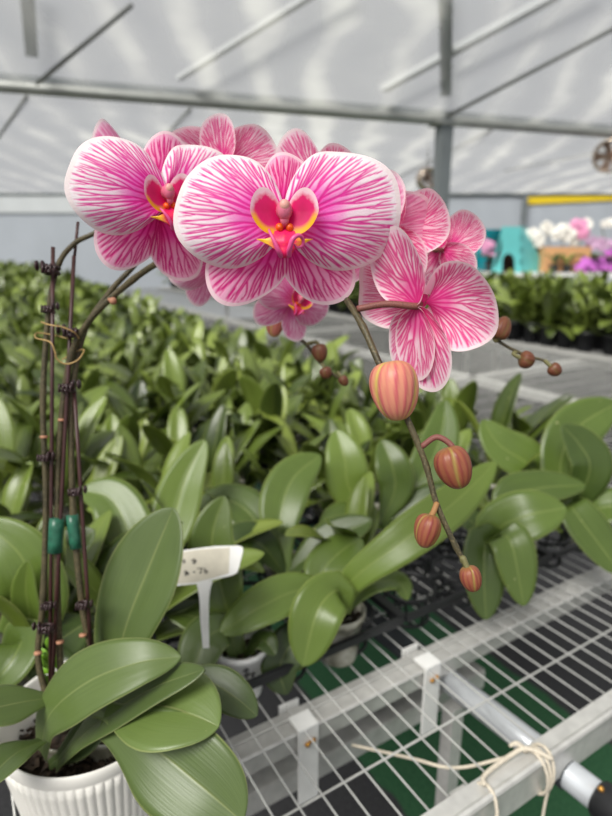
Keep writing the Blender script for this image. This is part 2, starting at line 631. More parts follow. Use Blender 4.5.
def veins(ns, nt, th0, th1, R, seed, n0, spacing, w0):
    rng = random.Random(seed)
    s = np.linspace(-1, 1, ns)
    t = np.linspace(0, 1, nt)
    dth = (th1 - th0) / 2
    Rs = R(th0 + (s + 1) * dth)
    paths = []

    def wob():
        a, b, c = rng.uniform(5, 12), rng.uniform(0, 6.28), rng.uniform(0.006, 0.016)
        return c * np.sin(a * t + b) * t
    for k in range(n0):
        f = -0.9 + 1.8 * (k + 0.5) / n0 + rng.uniform(-.02, .02)
        paths.append([f, f + wob(), 0.0, rng.uniform(.94, .985), 0])
    for lev, tb in ((1, .20), (2, .40), (3, .58), (4, .76), (5, .88)):
        paths.sort(key=lambda p: p[0])
        new = []
        for a, b in zip(paths, paths[1:]):
            m = (a[0] + b[0]) / 2
            rm = float(R(np.array([th0 + (m + 1) * dth]))[0])
            if (b[0] - a[0]) * dth * rm < spacing:
                continue
            m += rng.uniform(-.12, .12) * (b[0] - a[0])
            t0 = min(.93, max(.05, tb + rng.uniform(-.11, .11)))
            par = a if rng.random() < .5 else b
            i0 = int(t0 * (nt - 1))
            if par[2] > t0:
                par = a if par is b else b
            st = par[1][i0]
            q = np.clip((t - t0) / 0.20, 0, 1)
            q = q * (2 - q)
            new.append([m, st + (m - st) * q + wob() * q, t0, rng.uniform(.92, .985), lev])
        paths += new
    F = np.zeros((nt, ns))
    for f, pth, t0, t1, lev in paths:
        w = w0 * (1 - .45 * t) * (.93 ** lev)
        fade = np.clip((t1 - t) / .06, 0, 1) * (t >= t0)
        w = w * (0.35 + 0.65 * fade)
        d = np.abs(s[None, :] - pth[:, None]) * dth * Rs[None, :] * t[:, None]
        val = np.clip(1.45 - d / w[:, None], 0, 1) * (fade > 0)[:, None] * (0.45 + 0.55 * fade)[:, None]
        F = np.maximum(F, val)
    return s, t, F


def petal_mesh(name, tab, mat, seed, ns, nt, shape, n0=7, spacing=.05, w0=.016):
    R, a0, a1 = radial_spline(tab)
    s, t, F = veins(ns, nt, a0, a1, R, seed, n0, spacing, w0)
    th = a0 + (s + 1) * (a1 - a0) / 2
    r = (R(th) * (1 + .022 * np.sin(5 * th + seed) + .014 * np.sin(9 * th + 2 * seed)))[None, :] * t[:, None]
    x, y = r * np.cos(th)[None, :], r * np.sin(th)[None, :]
    z = shape(x, y, t[:, None] + 0 * r, th[None, :] + 0 * r)
    mb = MB()
    vs = np.stack([x, y, z], -1).reshape(-1, 3)
    fs = [(i * ns + k, i * ns + k + 1, (i + 1) * ns + k + 1, (i + 1) * ns + k) for i in range(nt - 1) for k in range(ns - 1)]
    rad = (t[:, None] + 0 * r).copy()
    edge = np.minimum(1, np.abs(s) ** 40)[None, :] * (t[:, None] > .25)
    rad = np.maximum(rad, edge * 0.96)
    mb.add(vs.tolist(), fs, vein=F.reshape(-1).tolist(), radial=rad.reshape(-1).tolist())
    return mb.mesh(name, mat)


def lat_shape(k, ph):
    def f(x, y, t, th):
        z = 0.05 + 0.13 * np.sin(np.clip(t, 0, 1) * 2.2) - 0.24 * t ** 2 * (0.6 + 0.4 * np.cos(th))
        z = z - k * 0.15 * (y - 0.1) ** 2
        z = z + 0.034 * t ** 3 * np.sin(5 * th + ph) + 0.016 * t ** 2 * np.sin(11 * th + ph * 2)
        z = z - 0.10 * np.clip(t - .86, 0, 1) ** 1.2
        return z
    return f


def sep_shape(bend, cup, ph=0.0):
    def f(x, y, t, th):
        return -0.03 + bend * t ** 2 + cup * y ** 2 + .012 * t ** 2 * np.sin(9 * th + ph)
    return f


SEP_D = ellipse_tab(.78, .60)
SEP_L = ellipse_tab(.92, .66)


def petal_set(key, ns, nt, mp, ms, w=1.0):
    return {
        'pr': petal_mesh('petal', PETAL_TAB, mp, 5, ns, nt, lat_shape(1.0, .6), 9, .041, .0132 * w),
        'pl': petal_mesh('petal', PETAL_TAB, mp, 23, ns, nt, lat_shape(.8, 2.2), 9, .041, .0132 * w),
        'sd': petal_mesh('sepal', SEP_D, ms, 31, int(ns * .8), int(nt * .9), sep_shape(-.10, -.35), 7, .042, .0155 * w),
        'sl': petal_mesh('sepal', SEP_L, ms, 41, int(ns * .8), nt, sep_shape(-.06, -.25, 1.0), 7, .046, .0155 * w),
        'sr': petal_mesh('sepal', SEP_L, ms, 47, int(ns * .8), nt, sep_shape(-.06, -.25, 2.0), 7, .046, .0155 * w),
    }


PS_FRONT = petal_set('front', 250, 110, M['petal'], M['sepal'])
PS_BACK = petal_set('back', 200, 90, M['petal_back'], M['petal_back'], 1.1)
PS_FAR = petal_set('far', 120, 60, M['petal_soft'], M['petal_soft'], 1.3)


def lobe_mesh():
    nr, na = 12, 40
    vs, rad, yel, fs = [], [], [], []
    for i in range(nr + 1):
        q = i / nr
        for k in range(na):
            a = 2 * PI * k / na
            ex = .138 * (1 - .12 * math.sin(a)) * math.cos(a)
            ey = .188 * math.sin(a)
            x, y = ex * q, ey * q
            # lean the ear outward at its top and cup it
            X = .150 + x * .95 + y * .10 - .9 * max(0, -y) * .25
            Y = .075 + y
            Z = .13 + 2.0 * x * abs(x) + .25 * x + .5 * y * y + .10
            vs.append((X, Y, Z))
            out = max(0, math.cos(a + .75))
            rad.append(q ** 1.4 * (0.72 + .3 * max(0, math.sin(a + .25))))
            yel.append(min(1, max(0, (q - .60) / .2)) * sstep(.25, .7, out) * sstep(.15, -.35, math.sin(a)))
    fs = [(i * na + k, i * na + (k + 1) % na, (i + 1) * na + (k + 1) % na, (i + 1) * na + k)
          for i in range(nr) for k in range(na)]
    mb = MB().add(vs, fs, radial=rad, yellow=yel)
    return mb.mesh('lip_side_lobe', M['lip_lobe'])


def blade_mesh():
    rows = [(.02, .05, .10), (-.04, .07, .17), (-.10, .085, .24), (-.15, .10, .28), (-.185, .16, .29), (-.205, .24, .285),
            (-.225, .15, .29), (-.25, .085, .30), (-.28, .06, .29), (-.30, .03, .27)]
    n = 17
    vs, yel = [], []
    for (y, w, z) in rows:
        for k in range(n):
            a = -1 + 2 * k / (n - 1)
            vs.append((a * w, y + .05 * (abs(a) ** 2) * (w / .2), z - .5 * (a * w) ** 2 + .02 * (1 - abs(a))))
            yel.append(sstep(.09, .14, abs(a * w)))
    m = len(vs)
    vs2 = vs + [(x, y, z - .02) for x, y, z in vs]
    fs = [(i * n + k, i * n + k + 1, (i + 1) * n + k + 1, (i + 1) * n + k) for i in range(len(rows) - 1) for k in range(n - 1)]
    fs += [(m + i * n + k, m + (i + 1) * n + k, m + (i + 1) * n + k + 1, m + i * n + k + 1)
           for i in range(len(rows) - 1) for k in range(n - 1)]
    for i in range(len(rows) - 1):
        fs.append((i * n, (i + 1) * n, m + (i + 1) * n, m + i * n))
        e = n - 1
        fs.append((i * n + e, m + i * n + e, m + (i + 1) * n + e, (i + 1) * n + e))
    return MB().add(vs2, fs, yellow=yel + yel).mesh('lip_blade', M['lip_blade'])


def tendril_mesh(s):
    p = catmull([(s * .03, -.28, .28), (s * .055, -.24, .33), (s * .085, -.17, .34), (s * .12, -.10, .31),
                 (s * .13, -.07, .27)] if s < 0 else
                [(.03, -.28, .28), (.04, -.22, .34), (.065, -.15, .36), (.115, -.12, .34), (.15, -.15, .31), (.145, -.20, .30),
                 (.10, -.215, .31), (.075, -.19, .33)], 6)
    n = len(p)
    return MB().tube(p, [.022 * (1 - .75 * i / (n - 1)) + .003 for i in range(n)], 8).mesh('tendril', M['tendril'])


def callus_mesh():
    mb = MB()
    for s in (-1, 1):
        mb.ball((s * .042, -.050, .22), .034, .036, .04, 10, 8)
    return mb.mesh('callus', M['callus'])


def column_mesh():
    mb = MB()
    mb.tube(catmull([(0, -.02, .0), (0, .05, .10), (0, .085, .19), (0, .08, .26)], 5),
            [.06 + .014 * math.sin(i / 15 * PI) for i in range(16)], 14)
    mb.ball((0, .085, .25), .064, .088, .06, 14, 8)
    mb.ball((0, .02, .25), .040, .060, .03, 12, 6)
    return mb.mesh('column', M['column'])


def cap_mesh():
    return MB().ball((0, .120, .285), .042, .048, .032, 12, 8).mesh('pollen_cap', M['pollen_cap'])


LOBE, BLADE, TEN_L, TEN_R, CALLUS, COLUMN, CAP = (lobe_mesh(), blade_mesh(), tendril_mesh(-1), tendril_mesh(1),
                                                  callus_mesh(), column_mesh(), cap_mesh())
MIRROR = Matrix.Diagonal((-1, 1, 1, 1))


def flower(root, px, py, d, size, yaw, tilt, roll, stem_pt, ps, lip=True, angles=None, scales=None, label=None, skip=(),
           ped='pedicel', pb=.35):
    """yaw 0 looks at the camera, + turns to the right; tilt + looks up; roll counter-clockwise in the picture"""
    c = pd(px, py, d)
    n = (CAM - c).normalized()
    n = Matrix.Rotation(math.radians(yaw), 3, 'Z') @ n
    side = Vector((0, 0, 1)).cross(n).normalized()
    n = Matrix.Rotation(-math.radians(tilt), 3, side) @ n
    up = n.cross(side)
    R3 = Matrix((side, up, n)).transposed()
    R3 = R3 @ Matrix.Rotation(math.radians(roll), 3, 'Z')
    mw = Matrix.Translation(c - root.location) @ R3.to_4x4() @ Matrix.Diagonal((size, size, size, 1))
    inv = (Matrix.Translation(c) @ R3.to_4x4() @ Matrix.Diagonal((size, size, size, 1))).inverted()
    s = Vector(stem_pt)
    back = c - (R3 @ Vector((0, 0, 1))) * size * pb
    mid = back.lerp(s, .5) + Vector((0, 0, .002 if pb < .3 else .006))
    pp = [inv @ q for q in catmull([c - (R3 @ Vector((0, 0, 1))) * size * .01, back, mid, s], 7)]
    me = MB().tube(pp, [(.0021 - .0004 * abs(i / 21 - .5)) / size for i in range(len(pp))], 8).mesh('flower', M[ped])
    fl = put('flower', me, root)
    fl.matrix_local = mw
    if label:
        fl['label'] = label
    ang = {'pr': 4, 'pl': 4, 'sd': 90, 'sl': 226, 'sr': 314}
    ang.update(angles or {})
    zo = {'pr': .02, 'pl': .04, 'sd': -.03, 'sl': -.05, 'sr': -.055}
    for k, zoff in zo.items():
        if k in skip:
            continue
        o = put('petal' if k[0] == 'p' else 'sepal', ps[k], fl)
        if k == 'pl':
            m = MIRROR @ Matrix.Rotation(math.radians(ang[k]), 4, 'Z')
        else:
            m = Matrix.Rotation(math.radians(ang[k]), 4, 'Z')
        sc = (scales or {}).get(k, 1.0)
        o.matrix_local = Matrix.Translation((0, 0, zoff)) @ m @ Matrix.Diagonal((sc, sc, 1, 1))
    if lip:
        put('lip_side_lobe', LOBE, fl)
        put('lip_side_lobe', LOBE, fl).matrix_local = MIRROR
        put('lip', BLADE, fl)
        put('tendril', TEN_L, fl)
        put('tendril', TEN_R, fl)
        put('callus', CALLUS, fl)['label'] = 'orange callus'
        put('column', COLUMN, fl)
        put('pollen_cap', CAP, fl)
    return fl


def bud_mesh(name, mat, n=72, m=24, lobes=3, ribs=18, seed=0):
    vs, ve, ra = [], [], []
    rng = random.Random(seed)
    for i in range(m + 1):
        t = i / m
        # stalk end at z = +1, tip at z = -1
        z = math.cos(PI * t)
        r = math.sin(PI * t ** .90) ** .74 * (1.02 - .30 * t ** 2.2) * 1.03
        for k in range(n):
            a = 2 * PI * k / n
            tw = a + .5 * t
            g = abs(math.sin(lobes * tw / 2 + .6 + .35 * math.sin(2.2 * t)))
            seam = max(0, 1 - g / .24)
            rr = r * (1 + .09 * g - .07 * seam * math.sin(PI * t))
            vs.append((rr * math.cos(a), rr * math.sin(a), z))
            am = .66 + .34 * math.sin(3 * a + 4 * t + seed) * math.sin(7 * a + seed)
            ve.append(max(0, math.sin(ribs * tw + .5 * math.sin(5 * t + a) + .5 * math.sin(3 * a + 2))) ** .6 * math.sin(PI * t) ** .25 * am)
            ra.append(min(1, seam * 1.0 + .35 * sstep(.25, 0.0, t) + .45 * sstep(.72, 1, t)))
    fs = [(i * n + k, (i + 1) * n + k, (i + 1) * n + (k + 1) % n, i * n + (k + 1) % n) for i in range(m) for k in range(n)]
    return MB().add(vs, fs, vein=ve, radial=ra).mesh(name, mat)


BUD, BUD_D, BUD_F = bud_mesh('bud', M['bud']), bud_mesh('bud', M['bud_dark'], ribs=15, seed=2), bud_mesh('bud', M['bud_far'], 32, 14)


def bud(root, px, py, d, w, h, lean, stem_pt, me, ped='pedicel_g', r=.0016, spin=0.0, via=None):
    """w, h in picture pixels; lean = degrees the tip swings to the right of straight down; has its own stalk"""
    c = pd(px, py, d)
    a = math.radians(lean)
    tip = (RT * math.sin(a) - UP * math.cos(a)).normalized()
    Z = -tip
    X = Z.cross(FWD).normalized()
    Y = Z.cross(X)
    rw, rh = w / 2 / FPX * d, h / 2 / FPX * d
    R3 = Matrix((X, Y, Z)).transposed().to_4x4()
    mw = Matrix.Translation(c) @ R3 @ Matrix.Rotation(math.radians(spin), 4, 'Z') @ Matrix.Diagonal((rw, rw, rh, 1))
    top = c + Z * rh * .93
    pts = [top - Z * .001] + [Vector(v) for v in (via or [top.lerp(Vector(stem_pt), .45) + Z * .004])] + [Vector(stem_pt)]
    b = put('bud', me, root)
    b.matrix_local = Matrix.Translation(-root.location) @ mw
    inv = mw.inverted()
    cp = catmull(pts, 6)
    tb = MB().tube([inv @ q for q in cp], 1.0, 8)
    # tube in bud space must stay round in the world: rebuild there
    tb = MB().tube(cp, [r * (1.25 if i == 0 else 1) for i in range(len(cp))], 8)
    tb.v = [tuple(inv @ Vector(p)) for p in tb.v]
    put('bud_stalk', tb.mesh('bud_stalk', M[ped]), b)
    return b


# ================================================================== the arrangement in front
POTC = pz(89, 709, BZ + 0.13)
hero = thing('potted_orchid', 'blooming pink-veined orchid arrangement in a white ribbed pot with dark stakes', 'orchid',
             (POTC.x, POTC.y, BZ + 0.004))
HC = hero.location.copy()

mb = MB()
prof = [(r_ * .87, z_) for r_, z_ in [(.058, 0), (.064, .004), (.066, .012)] + [(.066 + .017 * i / 10, .012 + .104 * i / 10) for i in range(11)] + \
       [(.0832, .1165), (.0842, .119), (.0846, .125), (.084, .1285), (.0825, .130), (.0808, .1285), (.080, .124), (.064, .06), (.0, .058)]]


def rib(a, i):
    return 1 + (.022 * abs(math.sin(32 * a)) ** .7 if 2 <= i <= 13 else 0)


mb.lathe(prof, HC, 448, rib)
part('pot', mb, M['ceramic'], hero)
mb = MB()
mb.lathe([(.0640, .088), (.055, .094), (.03, .097), (.001, .098)], HC, 48, lambda a, i: 1)
rng = random.Random(4)
for k in range(420):
    a, r = rng.uniform(0, 2 * PI), 0.063 * math.sqrt(rng.random())
    q = HC + Vector((r * math.cos(a), r * math.sin(a), .097 + rng.uniform(-.002, .006)))
    e = rng.uniform(.0015, .0042)
    X = Vector((rng.uniform(-1, 1), rng.uniform(-1, 1), rng.uniform(-.5, .5))).normalized()
    Y = X.cross(Vector((0, 0, 1))).normalized()
    mb.box(q, e * 2, e, e * .8, (X, Y, X.cross(Y)))
part('bark', mb, M['bark'], hero, False)
for (x, y) in ((110, 724), (70, 728), (98, 690)):
    c = pz(x, y, BZ + .118)
    mb = MB()
    mb.lathe([(.0225, -.03), (.0255, -.002), (.0270, 0), (.0270, .003), (.0258, .0035), (.0245, 0), (.0215, -.02)], c, 32)
    part('nursery_pot', mb, M['clear_pot'], hero)
    mb = MB().lathe([(.0240, -.008), (.015, -.005), (.001, -.004)], c, 24)
    for k in range(30):
        a, r = rng.uniform(0, 2 * PI), .020 * math.sqrt(rng.random())
        e = rng.uniform(.002, .005)
        mb.ball(c + Vector((r * math.cos(a), r * math.sin(a), -.003)), e * 1.4, e, e, 6, 4)
    part('bark', mb, M['bark'], hero)
TOCAM = -FWD
UPZ = Vector((0, 0, 1))


def L(root, pts, wpx, hint, mat, **kw):
    P = [pd(*p) for p in pts]
    d = sum(p[2] for p in pts) / len(pts)
    mb = leaf_into(MB(), P, wpx / FPX * d, hint, **kw)
    o = part('leaf', mb, M[mat if mat == 'leaf_hero' else mat + '_fixed'], root)
    return o


H = dict(nu=12, nv=34, th=.0022)
L(hero, [(114, 690, .50), (125, 630, .50), (150, 565, .505), (174, 508, .51)], 80, TOCAM + RT * -.35, 'leaf_hero', tone=.45, fold=.22, base=.55, wide=.6, **H)
L(hero, [(42, 752, .46), (50, 715, .445), (88, 682, .43), (138, 663, .425), (181, 657, .43)], 66, UPZ * .75 + TOCAM * .75 - RT * .25, 'leaf_hero', tone=.6, fold=.10, base=.35, wide=.5, **H)
L(hero, [(58, 765, .465), (95, 725, .446), (150, 690, .429), (205, 670, .417)], 50, UPZ * 1.1 + TOCAM * .4, 'leaf_hero', tone=.3, fold=.12, **H)
L(hero, [(98, 708, .455), (145, 706, .43), (186, 713, .415), (219, 727, .405)], 88, UPZ * 1.1 + TOCAM * .5, 'leaf_hero', tone=.95, fold=.12, base=.25, wide=.62, **H)
L(hero, [(104, 718, .44), (150, 745, .415), (200, 785, .395), (243, 822, .385)], 92, UPZ * .35 + TOCAM * 1.0 + RT * .1, 'leaf_hero', tone=.45, fold=.10, base=.4, wide=.55, tip=2.8, **H)
L(hero, [(175, 672, .48), (210, 682, .47), (236, 698, .462), (257, 716, .458)], 40, UPZ * .8 + TOCAM * .6, 'leaf_hero', tone=.1, fold=.12, **H)
L(hero, [(54, 698, .46), (20, 703, .44), (-40, 716, .41)], 46, UPZ * .9 + TOCAM * .5, 'leaf_hero', tone=.5, fold=.1, **H)
L(hero, [(42, 742, .445), (12, 757, .42), (-25, 795, .39)], 52, UPZ * .7 + TOCAM * .6 - RT * .3, 'leaf_hero', tone=.35, fold=.22, **H)
L(hero, [(50, 765, .475), (80, 742, .465), (118, 702, .462)], 34, UPZ * .6 + TOCAM * .7, 'leaf_hero', tone=.05, fold=.2, **H)

# ---- stakes, stems
S1 = [(62, 690, .495), (58, 620, .49), (57, 540, .485), (60, 440, .48), (70, 360, .472), (90, 320, .462), (130, 282, .45), (170, 256, .43),
      (220, 235, .41), (270, 240, .385), (315, 265, .36), (342, 294, .34), (362, 325, .325), (380, 365, .316), (398, 400, .312),
      (412, 430, .309), (426, 465, .307), (437, 505, .305), (455, 545, .303), (467, 567, .302)]
S2 = [(95, 660, .49), (83, 610, .487), (74, 520, .483), (71, 440, .48), (73, 385, .478), (85, 330, .476), (110, 292, .472), (132, 268, .468),
      (170, 225, .47), (220, 200, .475), (260, 230, .49), (280, 290, .5), (288, 330, .5), (305, 343, .5), (320, 362, .5), (333, 374, .5), (343, 380, .5)]
S3 = [(46, 695, .49), (38, 655, .49), (43, 600, .487), (46, 500, .483), (43, 400, .478), (49, 310, .474), (58, 266, .468), (74, 244, .465),
      (97, 232, .462), (150, 205, .47), (250, 190, .48), (350, 210, .47), (430, 260, .46), (470, 310, .45), (490, 334, .45),
      (508, 347, .45), (528, 356, .45), (545, 361, .45), (552, 367, .45)]


def stem(path, r0, r1, mat, nodes=True):
    pts = catmull([pd(*p) for p in path], 9)
    n = len(pts)
    rr = []
    for i in range(n):
        t = i / (n - 1)
        r = r0 + (r1 - r0) * t
        if i % 18 in (0, 1):
            r *= 1.14
        rr.append(r)
    return part('flower_stem', MB().tube(pts, rr, 12), M[mat], hero)


stem(S1, .0030, .0014, 'stem')
stem(S2, .0030, .0012, 'stem')
stem(S3, .0028, .0010, 'stem')
for a, b in (([53, 247, .464], [50, 700, .492]), ([78, 222, .470], [74, 262, .470]), ([74, 256, .466], [52, 690, .488]), ([74, 385, .474], [92, 665, .487])):
    pa, pb = pd(*a), pd(*b)
    part('stake', MB().tube([pa, pa.lerp(pb, .33), pa.lerp(pb, .66), pb], .0017 if a[0] != 78 else .0013, 8), M['stake'], hero)
for (x, y, d) in ((112, 300, .447), (44, 437, .475), (62, 420, .476), (38, 653, .484), (60, 642, .486), (83, 635, .484)):
    mb = MB().tube([pd(x, y + 1.2, d), pd(x, y - 1.2, d)], .0032, 12)
    part('node_band', mb, M['node'], hero)
part('cut_node', MB().ball(pd(113, 301, .438), .003, .003, .003, 10, 6), M['node'], hero, label='pinkish cut stub on the stem')


def clip(x, y, d, s=1.0, side=-1):
    c = pd(x, y, d)
    mb = MB()
    ring = [c + RT * (.0048 * s * math.cos(a)) + FWD * (.0048 * s * math.sin(a)) for a in [2 * PI * k / 14 for k in range(15)]]
    mb.tube(ring, .0013 * s, 6)
    mb.tube([p - UP * .0035 * s for p in ring], .0012 * s, 6)
    for dx in (0, 1):
        q = c + RT * (side * (.0052 + .0042 * dx) * s) - FWD * .003 + UP * (.001 * s)
        mb.ball(q, .0014 * s, .0034 * s, .0038 * s, 10, 6)
    for k in range(4):
        q = c + RT * ((k - 1.5) * .0028 * s) - FWD * .0055 * s - UP * .0018 * s
        mb.bar(q + UP * .0035 * s, q - UP * .003 * s, .0013 * s, .0013 * s, FWD)
    part('clip', mb, M['clip'], hero)


for c in ((52, 268, .462, 1.15, -1), (49, 308, .470, .9, 1), (73, 331, .468, 1.15, -1), (68, 386, .472, 1.1, 1), (45, 456, .475, .9, 1),
          (76, 490, .476, .95, 1), (83, 603, .478, .9, 1), (48, 604, .480, .8, 1), (47, 626, .480, 1.0, -1)):
    clip(*c)
for (x0, y0, x1, y1, w) in ((57, 518, 55, 552, .0062), (72, 515, 76, 548, .0050)):
    a, b = pd(x0, y0, .481), pd(x1, y1, .482)
    mb = MB().tube([a, a.lerp(b, .3), a.lerp(b, .7), b], [w, w * 1.02, w * .97, w], 14)
    part('tape', mb, M['tape'], hero, label='green tape wrapped round stems and stake')
mb = MB().tube(catmull([pd(x, y, d) for x, y, d in ((41, 322, .46), (50, 325, .455), (62, 327, .456), (75, 333, .46), (78, 341, .47), (58, 336, .474), (38, 333, .47),
                                                    (36, 338, .46), (50, 342, .455), (55, 352, .455), (57, 359, .456), (66, 364, .458), (78, 360, .46), (84, 350, .465), (75, 352, .475), (62, 360, .47))], 6), .0006, 6)
part('wire_tie', mb, M['tie'], hero)
mb = MB()
for k in range(16):
    q = pd(52 + rng.uniform(-5, 9), 690 - k * 2.6, .495 + rng.uniform(-.003, .01))
    X = (RT * rng.uniform(-1, 1) + UP * rng.uniform(-.2, 1)).normalized()
    leaf_into(mb, [q, q + X * .006, q + X * .013], .008, TOCAM, nu=3, nv=5, th=.0005)
part('weed_sprig', mb, M['sprout'], hero, label='bright green weed sprig between the stems')

# ---- blossoms
S = .0632
flower(hero, 284, 223, .315, S, 1, 4, 0, pd(300, 255, .365), PS_FRONT,
       angles={'sl': 226, 'sr': 312, 'sd': 84, 'pl': -1, 'pr': 0}, scales={'pl': .97, 'pr': 1.06, 'sd': .78, 'sr': .95}, label='large front blossom facing the viewer, striped pink and white')
flower(hero, 162, 202, .365, .0585, 20, 4, 6, pd(200, 243, .418), PS_FRONT,
       angles={'sl': 220, 'sr': 288, 'sd': 62, 'pl': 10, 'pr': 2}, label='left blossom turned slightly to the right')
flower(hero, 421, 304, .330, .0500, 146, 4, 0, pd(357, 309, .328), PS_BACK, pb=.12, lip=False,
       angles={'sd': 66, 'pl': -10, 'pr': 6, 'sl': 258, 'sr': 276}, scales={'pl': 1.0, 'pr': .92, 'sd': 1.2, 'sl': 1.12, 'sr': 1.0}, label='blossom seen from behind, stalk joining its centre')
flower(hero, 396, 232, .40, .044, 145, 0, 0, pd(395, 258, .40), PS_BACK, lip=False, label='blossom behind the front one, turned away')
flower(hero, 444, 250, .43, .036, 150, 0, -20, pd(432, 262, .455), PS_BACK, lip=False, label='turned-away blossom furthest right')
flower(hero, 222, 166, .42, .0440, 165, 12, 0, pd(220, 202, .468), PS_BACK, lip=False, label='turned-away blossom behind the gap of the two front blooms')
flower(hero, 318, 190, .41, .0450, 155, 10, 0, pd(330, 208, .47), PS_BACK, lip=False, angles={'sd': 60, 'pl': 30}, scales={'sd': 1.25, 'pl': .8, 'pr': .8}, label='turned-away blossom peeping over the front bloom')
flower(hero, 136, 174, .43, .062, 128, 10, 0, pd(150, 206, .47), PS_FAR, lip=False, angles={'sd': 48}, skip=('pl', 'pr'), scales={'sd': .95}, label='blossom behind the left bloom with one sepal sticking up')
flower(hero, 213, 262, .45, .040, 30, 0, 20, pd(214, 236, .47), PS_FAR, label='blurred blossom hanging under the gap between front blooms')
flower(hero, 293, 301, .47, .040, 34, -6, -25, pd(280, 290, .5), PS_FAR, label='small blurred blossom below the front bloom')
flower(hero, 372, 232, .375, .050, -150, 0, 10, pd(345, 262, .45), PS_FAR, lip=False, label='pale blossom tucked behind the right petal of the front bloom')

# ---- buds
st = {i: pd(*p) for i, p in enumerate(S1)}
bud(hero, 395, 391, .308, 46, 60, 8, pd(388, 380, .314), BUD, spin=75, via=[pd(389, 372, .309)])
bud(hero, 454, 468, .303, 34, 43, 22, pd(421, 447, .308), BUD_D, 'pedicel', spin=10, via=[pd(452, 446, .304), pd(437, 437, .306)])
bud(hero, 427, 531, .300, 25, 34, -12, pd(437, 503, .3045), BUD_D, 'pedicel_g', spin=70, via=[pd(433, 513, .3015)])
bud(hero, 471, 579, .300, 20, 26, 18, pd(463, 562, .302), BUD_D, 'stem_tip', spin=20)
bud(hero, 320, 353, .497, 15, 18, 10, pd(306, 344, .50), BUD_F, 'stem_tip', via=[pd(316, 342, .498)])
bud(hero, 326, 373, .497, 12, 12, 20, pd(322, 364, .50), BUD_F, 'stem_tip')
bud(hero, 344, 381, .497, 9, 11, 30, pd(339, 377, .50), BUD_F, 'stem_tip')
bud(hero, 502, 328, .445, 17, 24, 160, pd(493, 336, .45), BUD_F, 'stem_tip', via=[pd(496, 341, .448)])
bud(hero, 527, 360, .447, 17, 15, 75, pd(516, 352, .45), BUD_F, 'stem_tip')
bud(hero, 555, 370, .447, 13, 13, 50, pd(548, 363, .45), BUD_F, 'stem_tip')
bud(hero, 275, 326, .505, 17, 22, -10, pd(285, 320, .50), BUD, 'stem_tip')

# ================================================================== the bench
bench = thing('wire_bench', 'galvanised wire mesh growing bench with angle iron edge, carrying the orchids', 'bench', uv(.9, 1.5, 0))
mb = MB()
FE, BE = .283, 8.6
k, u = 0, -.75
while u < 2.7:
    near = u < 1.4
    a, b = uv(u, FE, BZ + .001), uv(u, 2.4 if near else BE, BZ + .001)
    if near:
        mb.tube([a, b], .0011, 6)
        mb.bar(b, uv(u, BE, BZ + .001), .0018, .0018)
    else:
        mb.bar(a, b, .0016, .0016)
    u += .0262
for i in range(84):
    v = .372 + .1 * i
    if i == 0:
        mb.tube([uv(-.75, v, BZ - .0018), uv(2.7, v, BZ - .0018)], .0014, 6)
    else:
        mb.bar(uv(-.75, v, BZ - .0018), uv(2.7, v, BZ - .0018), .0022, .0022)
part('wire_mesh', mb, M['wire'], bench)
# front angle iron, far side and end rails
mb = MB()
mb.bar(uv(-.75, FE - .004, BZ - .015), uv(2.72, FE - .004, BZ - .015), .003, .042)
mb.bar(uv(-.75, FE + .006, BZ + .004), uv(2.72, FE + .006, BZ + .004), .022, .003)
mb.tube([uv(-.75, FE - .004, BZ + .006), uv(2.72, FE - .004, BZ + .006)], .0042, 8)
part('edge_rail', mb, M['galv'], bench, False)
mb = MB().bar(uv(2.72, FE, BZ - .012), uv(2.72, BE, BZ - .012), .03, .05)
mb.bar(uv(2.69, FE, BZ + .012), uv(2.69, BE, BZ + .012), .075, .008)
part('edge_rail', mb, M['galv'], bench, False)
part('cross_rail', MB().bar(uv(1.9, FE, BZ - .02), uv(1.9, BE, BZ - .02), .05, .03), M['galv'], bench, False)
part('cross_rail', MB().bar(uv(1.0, 1.7, BZ - .02), uv(2.7, 1.7, BZ - .02), .04, .03), M['galv'], bench, False)
part('cross_rail', MB().bar(uv(1.0, 3.4, BZ - .02), uv(2.7, 3.4, BZ - .02), .04, .03), M['galv'], bench, False)
mb = MB()
RV = .468
mb.bar(uv(-.75, RV, BZ - .006), uv(1.9, RV, BZ - .006), .034, .004)
mb.bar(uv(-.75, RV - .016, BZ - .016), uv(1.9, RV - .016, BZ - .016), .003, .022)
mb.bar(uv(-.75, RV + .016, BZ - .016), uv(1.9, RV + .016, BZ - .016), .003, .022)
mb.tube([uv(-.75, RV - .017, BZ - .003), uv(1.9, RV - .017, BZ - .003)], .003, 6)
part('support_rail', mb, M['galv'], bench, False)
mb = MB()
LV = .487
mb.bar(uv(-.75, LV, BZ - .115), uv(.62, LV, BZ - .115), .004, .03)
mb.bar(uv(-.75, LV + .012, BZ - .10), uv(.62, LV + .012, BZ - .10), .026, .003)
mb.bar(uv(-.75, LV + .012, BZ - .13), uv(.62, LV + .012, BZ - .13), .026, .003)
part('lower_channel', mb, M['galv'], bench, False)
